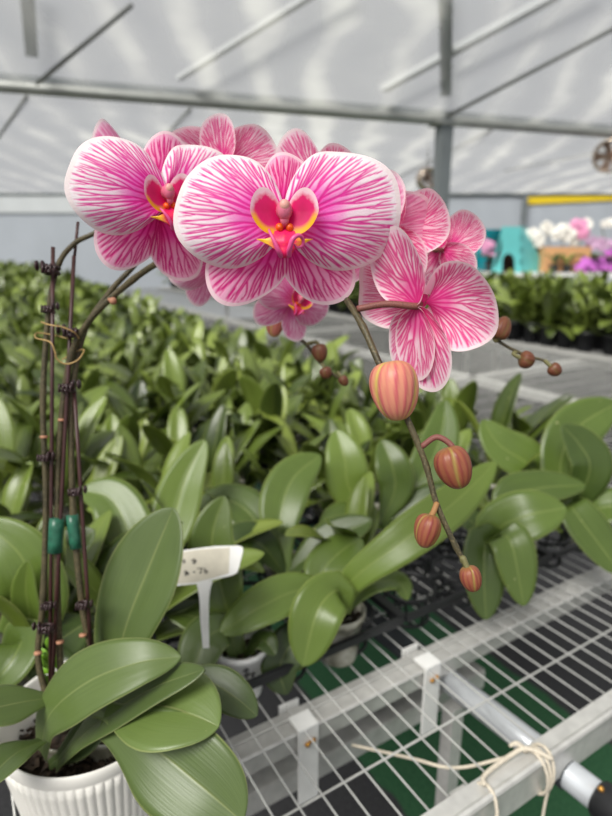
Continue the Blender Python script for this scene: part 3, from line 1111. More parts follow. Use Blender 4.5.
for (x, y) in ((304, 733), (422, 667)):
    p = pz(x, y, BZ - .012)
    u0, _ = to_uv(p)
    mb = MB()
    mb.bar(uv(u0, RV - .022, BZ - .100), uv(u0, RV - .022, BZ + .002), .003, .026, U)
    mb.box(uv(u0, RV - .012, BZ + .0035), .026, .024, .003, (U, V, UPZ))
    mb.bar(uv(u0, RV + .022, BZ - .06), uv(u0, RV + .022, BZ + .003), .003, .026, U)
    br = part('bracket', mb, M['white_plastic'], bench, False)
    mb = MB().ball(uv(u0 - .003, RV - .026, BZ - .016), .003, .003, .003, 8, 6).ball(uv(u0 + .005, RV - .026, BZ - .014), .0028, .0028, .0028, 8, 6)
    mb.bar(uv(u0 - .006, RV - .0255, BZ - .016), uv(u0 + .008, RV - .0255, BZ - .013), .0025, .0022, UPZ)
    part('bolt', mb, M['brass'], bench, True, br, label='rusty bolt')
pa, pb = pz(437, 671, BZ - .042), pz(571, 776, BZ - .042)
dr = (pb - pa).normalized()
mb = MB().tube([pa - dr * .03, pb + dr * .07], .0160, 20)
pipe = part('roller_pipe', mb, M['pipe'], bench)
ca = pb + dr * .030
mb = MB().tube([ca, ca + dr * .003, ca + dr * .055, ca + dr * .06], [.0175, .020, .020, .017], 20)
part('end_cap', mb, M['black_plastic'], bench, True, pipe, label='black end cap with a brass bolt')
q = pd(601, 789, (ca - CAM).dot(FWD) - .012)
part('bolt', MB().ball(q, .0035, .0035, .0035, 10, 6), M['brass'], bench, True, pipe)
mb = MB().tube([pb - dr * .012, pb - dr * .002], .0185, 20)
part('pipe_collar', mb, M['dark_steel'], bench, True, pipe)
for (uu, vv) in ((-.5, .52), (1.9, .52), (-.5, 4.0), (1.9, 4.0)):
    part('leg', MB().bar(uv(uu, vv, 0), uv(uu, vv, BZ - .02), .03, .03, U), M['galv'], bench, False)
lp = pz(452, 722, BZ - .13)
part('leg', MB().bar((lp.x, lp.y, 0), (lp.x, lp.y, BZ - .10), .021, .021, U), M['galv'], bench, False)
lu, lv_ = to_uv(pz(455, 815, BZ - .05))
part('leg', MB().bar(uv(lu + .01, FE + .03, 0), uv(lu + .01, FE + .03, BZ - .03), .022, .022, U), M['galv'], bench, False)
a, b = pz(360, 612, BZ - .03), pz(428, 664, BZ - .03)
dd = (b - a).normalized()
part('cross_bar', MB().bar(a - dd * .35, b + dd * .01, .045, .006), M['dark_steel'], bench, False, label='dark flat bar under the mesh')

# twine knotted round the front angle iron, its tail strung across under the wires
mb = MB()
for off, du in ((0, 0), (.004, .004), (-.004, -.003)):
    kp = []
    for k in range(17):
        a = 2 * PI * k / 16
        kp.append(uv(0, 0, 0))
    uc, _ = to_uv(pz(545, 757, BZ + .01))
    for k in range(17):
        a = 2 * PI * k / 16
        kp[k] = uv(uc + off + du * math.sin(a), FE + .002 + .017 * math.cos(a), BZ - .014 + .027 * math.sin(a))
    mb.tube(kp, .0018, 8)
uc2 = to_uv(pz(490, 793, BZ + .01))[0]
mb.tube([uv(uc2 + .003 * math.sin(2 * PI * k / 16), FE + .002 + .016 * math.cos(2 * PI * k / 16), BZ - .014 + .026 * math.sin(2 * PI * k / 16)) for k in range(17)], .0018, 8)
mb.tube(catmull([uv(uc + .003, FE - .012, BZ + .012), uv(uc - .012, FE + .008, BZ + .016), uv(uc - .03, FE + .014, BZ + .012), uv(uc2 + .01, FE + .012, BZ + .012), uv(uc2, FE + .004, BZ + .013)], 6), .0024, 8)
mb.tube(catmull([uv(uc - .012, FE + .01, BZ + .012), uv(uc - .020, FE + .016, BZ + .02), uv(uc - .026, FE + .02, BZ + .016)], 5), [.0035 - .0002 * k for k in range(11)], 8)
mb.tube(catmull([uv(uc - .03, FE + .014, BZ + .010), pz(455, 768, BZ - .012), pz(410, 758, BZ - .02), pz(352, 745, BZ - .03)], 6), .0018, 8)
mb.tube(catmull([uv(uc, FE - .014, BZ - .02), uv(uc, FE - .012, BZ - .05), uv(uc - .004, FE - .014, BZ - .085)], 6), .0016, 8)
tw = put('twine', mb.mesh('twine', M['twine']))
tag(tw, 'pale twine knotted round the front edge of the wire bench', 'twine')

# the next bench across the aisle of bare wire
bench2 = thing('wire_bench', 'further wire bench packed with leafy orchids in black pots', 'bench', uv(3.4, 3, 0))
mb = MB()
for i in range(40):
    mb.bar(uv(2.80 + i * .03, -2.2, BZ + .001), uv(2.80 + i * .03, 8.6, BZ + .001), .003, .003)
for i in range(70):
    mb.bar(uv(2.80, -2.2 + i * .155, BZ - .002), uv(3.98, -2.2 + i * .155, BZ - .002), .003, .003)
part('wire_mesh', mb, M['wire'], bench2, False)
part('edge_rail', MB().bar(uv(2.785, -2.2, BZ - .015), uv(2.785, 8.6, BZ - .015), .02, .055), M['galv'], bench2, False)
part('edge_rail', MB().bar(uv(4.0, -2.2, BZ - .015), uv(4.0, 8.6, BZ - .015), .02, .055), M['galv'], bench2, False)
for vv in (-1, 1.5, 4, 6.5):
    for uu in (2.85, 3.95):
        part('leg', MB().bar(uv(uu, vv, 0), uv(uu, vv, BZ - .03), .03, .03, U), M['galv'], bench2, False)

# ================================================================== young plants
def pot_shape(mb, c, r=.032, h=.07):
    mb.lathe([(r * .72, 0), (r * .74, .002), (r * .95, h - .008), (r * 1.06, h - .008), (r * 1.06, h), (r * .98, h), (r * .93, h - .012), (.001, h - .014)], c, 20)
    return mb


def rand_leaf(rng, mb, base, az, ln, wd, el, droop, tone, nu, nv, th=.0016):
    """strap leaf from base: starts at elevation el and bends down by droop radians"""
    p = Vector(base)
    pts = [p.copy()]
    e = el
    n = 5
    up = None
    sidew = rng.uniform(-.25, .25)
    for k in range(n):
        dirv = Vector((math.cos(az) * math.cos(e), math.sin(az) * math.cos(e), math.sin(e)))
        p = p + dirv * (ln / n)
        pts.append(p.copy())
        e -= droop / n
        az += sidew / n
    hint = Vector((-math.cos(az) * math.sin(el * .7), -math.sin(az) * math.sin(el * .7), math.cos(el * .7) + .15))
    leaf_into(mb, pts, wd, hint, fold=rng.uniform(.12, .35), nu=nu, nv=nv, th=th, base=.38, wide=.58, tone=tone,
              tip=rng.uniform(1.35, 2.2), twist=rng.uniform(-.45, .45), wave=rng.uniform(0, .05))


PROTO = []
for k in range(10):
    rng = random.Random(100 + k)
    lv = []
    az0 = rng.uniform(0, 2 * PI)
    n = rng.choice((5, 6, 6, 7))
    for j in range(n):
        q = j / (n - 1)
        az = az0 + PI * (j % 2) + rng.uniform(-.45, .45)
        el = math.radians(rng.uniform(8, 42) + 45 * q)
        ln = rng.uniform(.14, .20) * (1.05 - .35 * abs(q - .45))
        wd = rng.uniform(.040, .056)
        lv.append((az, ln, wd, el, rng.uniform(.5, 1.25) * (1.1 - .5 * q), rng.random(), (.004 * math.cos(az), .004 * math.sin(az), .062 + .03 * q)))
    PROTO.append((k, lv))


def proto_leaf_mesh(k, j, nu, nv):
    az, ln, wd, el, dr_, tone, base = PROTO[k][1][j]
    mb = MB()
    rand_leaf(random.Random(k * 31 + j), mb, base, az, ln, wd, el, dr_, tone, nu, nv)
    return mb


NEAR_LEAF = [[proto_leaf_mesh(k, j, 7, 18).mesh('leaf', M['leaf_light'] if (k * 7 + j * 3) % 5 == 0 else M['leaf']) for j in range(len(lv))] for k, lv in PROTO]
NEAR_POT = [pot_shape(MB(), (0, 0, 0)).mesh('pot', M[m]) for m in ('clear_pot', 'black_plastic', 'clear_pot')]
FAR_MB, FAR = [], []
for k, lv in PROTO:
    mb = MB()
    for j in range(len(lv)):
        q = proto_leaf_mesh(k, j, 4, 9)
        mb.add(q.v, q.f, **q.a)
    nl = len(mb.f)
    pot_shape(mb, (0, 0, 0))
    FAR_MB.append((mb, nl))
    FAR.append(mb.mesh('young_orchid', [M['leaf_far'], M['black_plastic']], True, None, [0] * nl + [1] * (len(mb.f) - nl)))

# ---- hand-placed neighbours of the arrangement
NEAR_POS = []


def near_plant(label, x, y, pot, leaves, r=.031, h=.068, z=BZ + .006):
    c = pz(x, y, z)
    root = thing('young_orchid', label, 'plant', c)
    NEAR_POS.append(c)
    part('pot', pot_shape(MB(), c, r, h), M[pot], root)
    mb = MB()
    rg = random.Random(int(x * 7 + y))
    for k in range(24):
        a, q = rg.uniform(0, 2 * PI), r * .8 * math.sqrt(rg.random())
        mb.ball(c + Vector((q * math.cos(a), q * math.sin(a), h - .012)), .006, .004, .004, 6, 4)
    part('bark', mb, M['bark'], root)
    for pts, w, hint, mat, kw in leaves:
        L(root, pts, w * .94, hint, mat, nu=9, nv=26, **kw)
    return root


W0 = near_plant('young orchid in a small white pot with ink marks, right of the ribbed pot', 243, 690, 'white_plastic', [
    ([(236, 655, .66), (228, 630, .65), (205, 640, .63), (190, 685, .61)], 50, UPZ + TOCAM * .6, 'leaf_hero', dict(fold=.15, tone=.4)),
    ([(240, 655, .67), (222, 590, .68), (212, 540, .69), (224, 496, .70)], 54, TOCAM + UPZ * .2, 'leaf_light', dict(fold=.25, tone=.3)),
    ([(240, 655, .67), (200, 620, .68), (165, 610, .68)], 40, UPZ + TOCAM * .5, 'leaf', dict(tone=.7)),
    ([(244, 655, .67), (262, 640, .65), (276, 655, .64)], 26, UPZ + TOCAM * .5, 'leaf', dict(tone=.2)),
])
# ink marks on the white pot
c = W0.location
mb = MB()
for (x, y, x2, y2) in ((232, 676, 238, 674), (235, 671, 235, 680), (232, 681, 239, 678), (243, 671, 249, 669), (244, 676, 250, 673), (246, 668, 247, 679),
                       (241, 684, 246, 682), (251, 676, 255, 673), (253, 672, 253, 681), (235, 686, 239, 688)):
    for s in (0, 1):
        pass

    def onpot(x, y):
        r = ray(x, y)
        o = CAM - c
        best = None
        for t in [0.5 + .0005 * k for k in range(600)]:
            p = o + r * t
            rr = math.hypot(p.x, p.y)
            lim = .031 * (.74 + .21 * max(0, min(1, p.z / .06)))
            if rr < lim:
                nn = Vector((p.x, p.y, 0)).normalized()
                return c + p + nn * .0006
        return None
    a, b = onpot(x, y), onpot(x2, y2)
    if a and b:
        mb.tube([a, a.lerp(b, .5), b], .0009, 6)
part('ink_marks', mb, M['ink'], W0, True, label='handwritten black marks')

near_plant('young orchid with a long strap leaf reaching right behind the hanging buds', 338, 655, 'clear_pot', [
    ([(335, 612, .70), (352, 580, .69), (402, 542, .68), (455, 502, .70), (496, 462, .73)], 46, UPZ * .5 + TOCAM * .8, 'leaf_light', dict(fold=.08, tone=.85, base=.5)),
    ([(336, 612, .70), (305, 590, .68), (262, 606, .655), (220, 634, .64)], 48, UPZ * .8 + TOCAM * .6, 'leaf', dict(fold=.12, tone=.98, base=.5)),
    ([(338, 612, .69), (338, 590, .67), (318, 610, .645), (303, 666, .635)], 54, UPZ * .5 + TOCAM * .9, 'leaf_light', dict(fold=.2, tone=.6, base=.5)),
    ([(338, 612, .71), (322, 575, .72), (345, 548, .74), (362, 540, .76)], 46, UPZ + TOCAM * .5, 'leaf', dict(fold=.15, tone=.8)),
    ([(330, 615, .70), (300, 635, .68), (280, 665, .67), (286, 695, .66)], 46, UPZ * .4 + TOCAM, 'leaf', dict(tone=.05)),
    ([(345, 612, .71), (370, 585, .72), (398, 582, .72), (408, 600, .715)], 32, UPZ + TOCAM * .3, 'leaf_light', dict(tone=.4)),
], .033, .07)
near_plant('young orchid with two broad leaves hanging over the rail on the right', 512, 578, 'clear_pot', [
    ([(505, 560, .83), (500, 535, .80), (512, 545, .77), (524, 606, .76)], 44, UPZ * .3 + TOCAM, 'leaf', dict(fold=.14, tone=.75, base=.6)),
    ([(500, 560, .84), (487, 540, .80), (484, 570, .78), (486, 620, .77)], 46, UPZ * .3 + TOCAM, 'leaf', dict(fold=.12, tone=.35, base=.6)),
    ([(498, 560, .84), (497, 530, .82), (528, 515, .80), (566, 508, .80)], 56, UPZ * .6 + TOCAM * .8, 'leaf', dict(fold=.12, tone=.85, base=.6)),
    ([(505, 560, .85), (510, 500, .86), (540, 488, .87), (585, 485, .88)], 44, UPZ * .8 + TOCAM * .6, 'leaf', dict(tone=.5)),
    ([(500, 560, .85), (470, 520, .86), (430, 510, .87)], 36, UPZ + TOCAM * .4, 'leaf', dict(tone=.2)),
])
near_plant('young orchid at the right edge with a drooping glossy leaf over the mesh', 575, 540, 'clear_pot', [
    ([(560, 520, .92), (568, 505, .88), (585, 525, .86), (622, 575, .84)], 46, UPZ * .6 + TOCAM * .8, 'leaf', dict(fold=.15, tone=.55, base=.55)),
    ([(570, 520, .93), (560, 470, .94), (575, 430, .96), (618, 402, .98)], 54, UPZ * .4 + TOCAM, 'leaf', dict(fold=.15, tone=.65, base=.5)),
    ([(570, 520, .93), (590, 470, .90), (580, 445, .9), (562, 425, .9)], 46, TOCAM + UPZ * .2, 'leaf', dict(tone=.3, fold=.2)),
    ([(575, 520, .93), (600, 508, .9), (640, 505, .88)], 44, UPZ * .8 + TOCAM * .6, 'leaf', dict(tone=.75)),
    ([(568, 520, .94), (535, 470, .95), (500, 445, .95), (482, 420, .96)], 50, TOCAM + UPZ * .5, 'leaf', dict(tone=.9)),
])
near_plant('young orchid behind the stakes with a big rounded leaf at the left edge', 12, 655, 'clear_pot', [
    ([(18, 640, .62), (35, 600, .60), (20, 555, .595), (-20, 520, .6)], 70, TOCAM + UPZ * .25 + RT * .2, 'leaf', dict(fold=.10, tone=.9, base=.7, wide=.4)),
    ([(30, 655, .60), (30, 620, .59), (26, 590, .585), (28, 560, .58)], 30, TOCAM, 'leaf_light', dict(fold=.3, tone=.5, base=.6)),
    ([(10, 660, .60), (22, 640, .58), (12, 660, .56), (-12, 690, .55)], 54, UPZ * .5 + TOCAM, 'leaf', dict(fold=.25, tone=.6, base=.6)),
    ([(20, 650, .62), (45, 655, .59), (60, 640, .6), (90, 620, .62)], 60, UPZ * .4 + TOCAM, 'leaf', dict(tone=.15)),
    ([(25, 650, .63), (62, 560, .65), (95, 530, .66)], 60, UPZ * .6 + TOCAM * .7, 'leaf', dict(tone=.3)),
])
near_plant('young orchid between the stakes and the upright grey-green leaf', 120, 640, 'clear_pot', [
    ([(120, 610, .72), (95, 580, .7), (70, 570, .7)], 50, UPZ * .6 + TOCAM * .7, 'leaf', dict(tone=.4)),
    ([(122, 610, .72), (130, 545, .72), (112, 500, .74), (80, 490, .75)], 56, UPZ * .6 + TOCAM * .7, 'leaf', dict(tone=.8)),
    ([(122, 610, .72), (165, 540, .74), (185, 480, .78), (205, 440, .8)], 52, TOCAM + UPZ * .5, 'leaf_light', dict(tone=.7, fold=.25)),
    ([(122, 610, .72), (160, 600, .7), (200, 600, .68)], 46, UPZ * .8 + TOCAM * .5, 'leaf', dict(tone=.1)),
])
near_plant('young orchid behind the white label, its leaves fanned to both sides', 285, 600, 'clear_pot', [
    ([(285, 575, .80), (262, 545, .79), (240, 540, .78), (215, 555, .77)], 44, UPZ + TOCAM * .6, 'leaf', dict(tone=.15)),
    ([(285, 575, .80), (280, 520, .82), (292, 480, .85), (320, 455, .88)], 50, TOCAM + UPZ * .6, 'leaf', dict(tone=.75)),
    ([(285, 575, .80), (255, 520, .82), (228, 500, .84), (196, 505, .84)], 48, UPZ * .8 + TOCAM * .5, 'leaf', dict(tone=.5)),
    ([(285, 575, .80), (330, 540, .80), (372, 520, .80)], 44, UPZ * .8 + TOCAM * .5, 'leaf', dict(tone=.35)),
])
near_plant('young orchid with an upright yellow-green leaf behind the front stem', 380, 545, 'clear_pot', [
    ([(380, 525, .9), (395, 490, .9), (392, 465, .9), (382, 440, .92)], 40, TOCAM + UPZ * .2, 'leaf_light', dict(tone=.15)),
    ([(380, 525, .9), (350, 490, .9), (345, 460, .9), (336, 430, .92)], 46, TOCAM + UPZ * .3, 'leaf_light', dict(tone=.9)),
    ([(380, 525, .9), (420, 480, .92), (440, 440, .95), (446, 400, .98)], 44, TOCAM + UPZ * .5, 'leaf', dict(tone=.6)),
    ([(380, 525, .9), (350, 520, .87), (322, 540, .85)], 50, UPZ + TOCAM * .5, 'leaf', dict(tone=.7)),
    ([(380, 525, .9), (440, 500, .89), (480, 505, .88)], 46, UPZ * .8 + TOCAM * .5, 'leaf', dict(tone=.3)),
])

# the white T-shaped label
lab_c = pd(213, 566, .605)
lab = thing('plant_label', 'white T-shaped plant label with ink marks standing by the upright grey-green leaf', 'label', pd(207, 640, .62))


def lp_(x, y, off=0.0):
    """a point on the label's tilted face"""
    nrm = (TOCAM + UPZ * .25 - RT * .12).normalized()
    o = pd(207, 567, .600)
    r = ray(x, y)
    t = (o - CAM).dot(nrm) / r.dot(nrm)
    return CAM + r * t + nrm * off, nrm


outline = [(160, 583), (171, 552), (184, 550), (215, 546), (238, 545.5), (242.5, 547), (243, 551), (239.5, 566), (237, 573), (232, 575.5), (215, 579.5), (196, 584), (175, 586)]
mb = MB()
fr_ = [lp_(x, y, .0008)[0] for x, y in outline]
bk_ = [lp_(x, y, -.0012)[0] for x, y in outline]
n = len(outline)
mb.add(fr_ + bk_, [tuple(range(n - 1, -1, -1)), tuple(range(n, 2 * n))] + [(k, (k + 1) % n, n + (k + 1) % n, n + k) for k in range(n)])
part('label_board', mb, M['white_plastic'], lab, False)
face = [(162, 582), (173, 553.5), (200, 549.5), (230, 547.5), (229, 573), (214, 577.5), (196, 582), (175, 584)]
mb = MB()
n = len(face)
mb.add([lp_(x, y, .0013)[0] for x, y in face] + [lp_(x, y, .0009)[0] for x, y in face],
       [tuple(range(n - 1, -1, -1)), tuple(range(n, 2 * n))] + [(k, (k + 1) % n, n + (k + 1) % n, n + k) for k in range(n)])
part('paper_strip', mb, M['label_face'], lab, False)
mb = MB()
for seg in ([(183, 560), (186, 562)], [(184.5, 559), (184, 563.5)], [(192, 560), (197, 560.5)], [(193, 563), (196.5, 562)], [(194.5, 558.5), (194.5, 564)],
            [(184.5, 572), (189, 572.5)], [(186, 570.5), (187, 575)], [(185, 575), (189.5, 573.5)], [(193.5, 572), (196, 571.5)],
            [(198, 568.5), (202.5, 568), (200.5, 573.5)], [(205, 568), (205.5, 573.5)], [(205.5, 570.5), (208, 570.8), (207.5, 573)]):
    mb.tube([lp_(x, y, .0016)[0] for x, y in seg], .0006, 6)
part('ink_marks', mb, M['ink'], lab, True, label='handwritten dark characters')
mb = MB()
rows = [(196, 212.5, 581), (198.5, 210, 590), (199.8, 208.8, 600), (200.5, 208.5, 620), (203, 209, 648)]
vs = []
for (x0, x1, y) in rows:
    for off in (.001, -.0012):
        vs += [lp_(x0, y, off)[0], lp_(x1, y, off)[0]]
fs = []
for i in range(len(rows) - 1):
    b0, b1 = i * 4, i * 4 + 4
    fs += [(b0, b0 + 1, b1 + 1, b1), (b0 + 3, b0 + 2, b1 + 2, b1 + 3), (b0 + 1, b0 + 3, b1 + 3, b1 + 1), (b0 + 2, b0, b1, b1 + 2)]
mb.add(vs, fs)
part('label_stem', mb, M['white_plastic'], lab, False)

# ---- carrier trays of open rings under the first rows
def carrier(label, u0, v0, nu_, nv_, sp=.098):
    root = thing('carrier_tray', label, 'tray', uv(u0, v0, BZ + .003))
    fr = MB()
    X0, X1, Y0, Y1 = u0 - sp * .55, u0 + sp * (nu_ - .45), v0 - sp * .55, v0 + sp * (nv_ - .45)
    zt = BZ + .05
    for a, b in (((X0, Y0), (X1, Y0)), ((X1, Y0), (X1, Y1)), ((X1, Y1), (X0, Y1)), ((X0, Y1), (X0, Y0))):
        fr.bar(uv(*a, zt), uv(*b, zt), .006, .010)
    for i in range(nu_):
        for j in range(nv_):
            if i + 1 < nu_:
                fr.bar(uv(u0 + i * sp + .037, v0 + j * sp, zt), uv(u0 + (i + 1) * sp - .037, v0 + j * sp, zt), .008, .006)
            if j + 1 < nv_:
                fr.bar(uv(u0 + i * sp, v0 + j * sp + .037, zt), uv(u0 + i * sp, v0 + (j + 1) * sp - .037, zt), .008, .006)
    part('tray_frame', fr, M['black_plastic'], root, False)
    for i in range(nu_):
        for j in range(nv_):
            c = uv(u0 + i * sp, v0 + j * sp, BZ + .004)
            mb = MB()
            for (r, z, w) in ((.038, .046, .0032), (.0335, .024, .002), (.029, 0.0, .0028)):
                mb.tube([c + Vector((r * math.cos(2 * PI * k / 20), r * math.sin(2 * PI * k / 20), z)) for k in range(21)], w, 6, False)
            for k in range(6):
                a = 2 * PI * k / 6
                mb.tube([c + Vector((.038 * math.cos(a), .038 * math.sin(a), .046)), c + Vector((.029 * math.cos(a), .029 * math.sin(a), 0))], .0022, 5)
            for a in (0, PI / 2):
                mb.bar(c + Vector((-.029 * math.cos(a), -.029 * math.sin(a), 0)), c + Vector((.029 * math.cos(a), .029 * math.sin(a), 0)), .004, .003)
            part('ring_cup', mb, M['black_plastic'], root)


carrier('black ring carrier tray under the small white pot', .20, .545, 3, 3)
carrier('black ring carrier tray with empty rings behind the white brackets', .51, .545, 3, 3)
carrier('black ring carrier tray at the right under the hanging leaves', .82, .545, 3, 3)

# ---- the massed rows
rng = random.Random(77)
spots = []


def visible(p, mx=70):
    q = project((p.x, p.y, p.z + .18))
    return q is not None and -mx < q[0] < 612 + mx and q[1] < 900


for i in range(-110, 10):
    for j in range(0, 110):
        p = uv(.87 + i * .106 + rng.uniform(-.012, .012), .60 + j * .106 + rng.uniform(-.012, .012), BZ + .006)
        if p.y > 9.8 or not visible(p) or to_uv(p)[0] > .99:
            continue
        if (Vector((p.x, p.y)) - Vector((HC.x, HC.y))).length < .135:
            continue
        if any((p - q).length < .085 for q in NEAR_POS):
            continue
        if abs(to_uv(p)[0] - .58) < .10 and to_uv(p)[1] < .66:
            continue
        spots.append((p, rng.uniform(.85, 1.15) * (1 + .45 * sstep(2.5, 6.5, p.y)), 0))
for i in range(0, 10):
    for j in range(-16, 72):
        p = uv(2.87 + i * .12 + rng.uniform(-.015, .015), j * .12 + rng.uniform(-.015, .015), BZ + .006)
        if visible(p) and p.y < 10.6:
            spots.append((p, rng.uniform(1.44, 1.68) if p.x > .2 else rng.uniform(1.45, 1.75), 1))
for i in range(0, 40):
    for j in range(18, 60):
        p = uv(4.2 + i * .15 + rng.uniform(-.02, .02), j * .15 + rng.uniform(-.02, .02), BZ + .006)
        q = project((p.x, p.y, 1.1))
        if p.x > 1.3 and 4.7 < p.y < 6.6:
            continue
        if abs(p.x - pz(445, 118, 2.57).x) < .3 and abs(p.y - pz(445, 118, 2.57).y) < .3:
            continue
        if visible(p) and p.y < 10.6 and q[0] < 470:
            spots.append((p, rng.uniform(1.5, 1.8), 2))
spots.sort(key=lambda s: (s[0] - CAM).length)
NPART, NIND = 56, 292
ncopy = 0
stuff = MB()
stuff_f = []
LAB = 'young leafy orchid without flowers among the massed rows on the wire bench'
GRP = 'young orchids massed in rows on the near bench'
LAB2 = 'leafy orchid in a black pot standing on the further wire bench'
GRP2 = 'leafy orchids in black pots on the further bench'
for idx, (p, sc, reg) in enumerate(spots):
    k = rng.randrange(len(PROTO))
    rz = rng.uniform(0, 2 * PI)
    if idx < NPART and reg == 0:
        r = thing('young_orchid', LAB, 'plant', p, GRP)
        r.rotation_euler = (rng.uniform(-.08, .08), rng.uniform(-.08, .08), rz)
        r.scale = (sc, sc, sc)
        put('pot', NEAR_POT[rng.randrange(3)], r)
        for me in NEAR_LEAF[k]:
            put('leaf', me, r)
    elif idx < NIND:
        o = put('young_orchid', FAR[k])
        tag(o, LAB if reg == 0 else LAB2, 'plant', GRP if reg == 0 else GRP2)
        o.location = p
        o.rotation_euler = (0, 0, rz)
        o.scale = (sc, sc, sc)
    else:
        mb, nl = FAR_MB[k]
        cz, sz = math.cos(rz) * sc, math.sin(rz) * sc
        tn = rng.random()
        stuff.add([(p.x + x * cz - y * sz, p.y + x * sz + y * cz, p.z + z * sc) for x, y, z in mb.v], mb.f,
                  across=mb.a['across'], along=mb.a['along'], tone=[t + tn for t in mb.a['tone']])
        stuff_f += [0] * nl + [1] * (len(mb.f) - nl)
o = put('massed_orchids', stuff.mesh('massed_orchids', [M['leaf_far'], M['black_plastic']], True, None, stuff_f))
tag(o, 'distant mass of leafy orchids filling the benches towards the back wall', 'plants')
o['kind'] = 'stuff'
print('plants', len(spots))
# ================================================================== the greenhouse
def quad(name, pts, mat, n=1):
    mb = MB().add([Vector(p) for p in pts], [(0, 1, 2, 3)])
    return struct(name, mb.mesh(name, M[mat], False))


mb = MB().add([(-10, -5, 0), (12, -5, 0), (12, 12.5, 0), (-10, 12.5, 0)], [(0, 1, 2, 3)])
struct('floor', mb.mesh('floor', M['floor'], False))

BZT = 2.57
BL, BR = pz(0, 82, BZT), pz(612, 131, BZT)
BD = (BR - BL).normalized()
BNV = Vector((BD.y, -BD.x, 0))              # towards the camera
WY, EZ = 11.4, pz(306, 194, 1.27).z


def on_wall(x, y):
    r = ray(x, y)
    return CAM + r * (WY / r.y)


EZ = on_wall(306, 194).z
E0, E1 = BL - BD * 7.5, BR + BD * 7.5
SLOPE = math.tan(math.radians(14))


def up_roof(p, s):
    return p + BNV * s + Vector((0, 0, s * SLOPE))


# near slope, back slope, walls
quad('ceiling', [E0, E1, up_roof(E1, 14), up_roof(E0, 14)], 'film')
quad('ceiling', [E0, E1, (14, WY, EZ), (-11, WY, EZ)], 'film')
quad('wall_back', [(-11, WY, 0), (14, WY, 0), (14, WY, EZ), (-11, WY, EZ)], 'wall_film')
zt = on_wall(0, 213).z
mb = MB().box((-6.2, WY - .02, (zt + EZ) / 2), 9.4, .02, EZ - zt)
struct('trim_1', mb.mesh('trim_1', M['wall_light'], False))
mb = MB().tube([(-11, WY - .03, EZ), (14, WY - .03, EZ)], .028, 8)
struct('trim_2', mb.mesh('trim_2', M['frame_steel']))
quad('wall_left', [(-9.6, -5, 0), (-9.6, WY, 0), (-9.6, WY, 2.6), (-9.6, -5, 5.0)], 'film')
quad('wall_right', [(11.5, -5, 0), (11.5, WY, 0), (11.5, WY, 2.6), (11.5, -5, 5.0)], 'film')


def cast(x, y, o, n):
    r = ray(x, y)
    return CAM + r * ((o - CAM).dot(n) / r.dot(n))


N_UP = BD.cross(BNV + Vector((0, 0, SLOPE))).normalized()
_e = Vector((0, WY, EZ))
N_BK = BD.cross((_e - BL)).normalized()
beam = thing('roof_beam', 'long galvanised cross beam under the film roof', 'beam', (BL + BR) / 2)
mb = MB().tube([E0 - Vector((0, 0, .03)), E1 - Vector((0, 0, .03))], .045, 12)
part('tube', mb, M['beam_steel'], beam)
mb = MB().bar(E0 + Vector((0, 0, .035)), E1 + Vector((0, 0, .035)), .05, .05)
part('film_clamp', mb, M['frame_steel'], beam, False)
J = (BL + (BR - BL) * 0)
pj = pz(445, 118, BZT)
post = thing('steel_post', 'thick square grey post rising to the roof beam behind the right blossoms', 'post', (pj.x, pj.y, 0))
mb = MB().bar((pj.x, pj.y, 0), (pj.x, pj.y, BZT - .02), .132, .132, BD)
part('column', mb, M['frame_steel'], post, False)
mb = MB().box((pj.x, pj.y, BZT - .06), .26, .20, .03, (BD, BNV, UPZ))
part('bracket', mb, M['beam_steel'], post, False)
p2 = on_wall(523, 197)
mb = MB().bar((p2.x, WY - .12, 0), (p2.x, WY - .12, EZ), .075, .075)
o = put('steel_post', mb.mesh('steel_post', M['frame_steel'], False))
tag(o, 'thin grey wall post where the yellow strip starts', 'post')
RODS = [('near', (447, 112), (640, 9), .030, 'slanting roof rod rising right from the post top'),
        ('near', (36, 78), (131, -2), .026, 'slanting roof rod at the upper left'),
        ('back', (-8, 142), (26, 91), .024, 'short slanting roof rod under the beam at the far left'),
        ('back', (132, 168), (190, 104), .026, 'slanting roof rod behind the left blossoms'),
        ('back', (380, 184), (492, 126), .022, 'slanting roof rod passing behind the square post'),
        ('back', (505, 168), (612, 146), .018, 'thin slanting roof rod between the two round fans')]
for kind, a, b, r, lab_ in RODS:
    o_, n_ = (BL, N_UP) if kind == 'near' else (BL, N_BK)
    pa, pb = cast(*a, o_, n_), cast(*b, o_, n_)
    dn = Vector((0, 0, -.04))
    o = put('roof_rod', MB().tube([pa + dn, pb + dn], r * .62, 8).mesh('roof_rod', M['rod_steel']))
    tag(o, lab_, 'rod')
# the next house's trusses standing outside, seen dimly through the film
out_n = N_UP if N_UP.z > 0 else -N_UP
out_n2 = N_BK if N_BK.z > 0 else -N_BK


def outside(a, b, w, lift=.14, kind='near'):
    o_, n_, q = (BL, N_UP, out_n) if kind == 'near' else (BL, N_BK, out_n2)
    pa, pb = cast(*a, o_, n_), cast(*b, o_, n_)
    return MB().bar(pa + q * lift, pb + q * lift, w, w * .6)


for a, b, w, lab_ in (((447, -10), (447, 108), .10, 'broad outside bar seen through the film above the square post'),
                      ((27, -10), (33, 72), .09, 'outside bar seen through the film at the upper left'),
                      ((385, 104), (600, -8), .09, 'outside truss chord seen through the film slanting to the upper right'),
                      ((180, 95), (352, -8), .06, 'outside truss chord seen through the film at upper centre')):
    o = put('outside_truss', outside(a, b, w).mesh('outside_truss', M['outside_steel'], False))
    tag(o, lab_, 'truss')

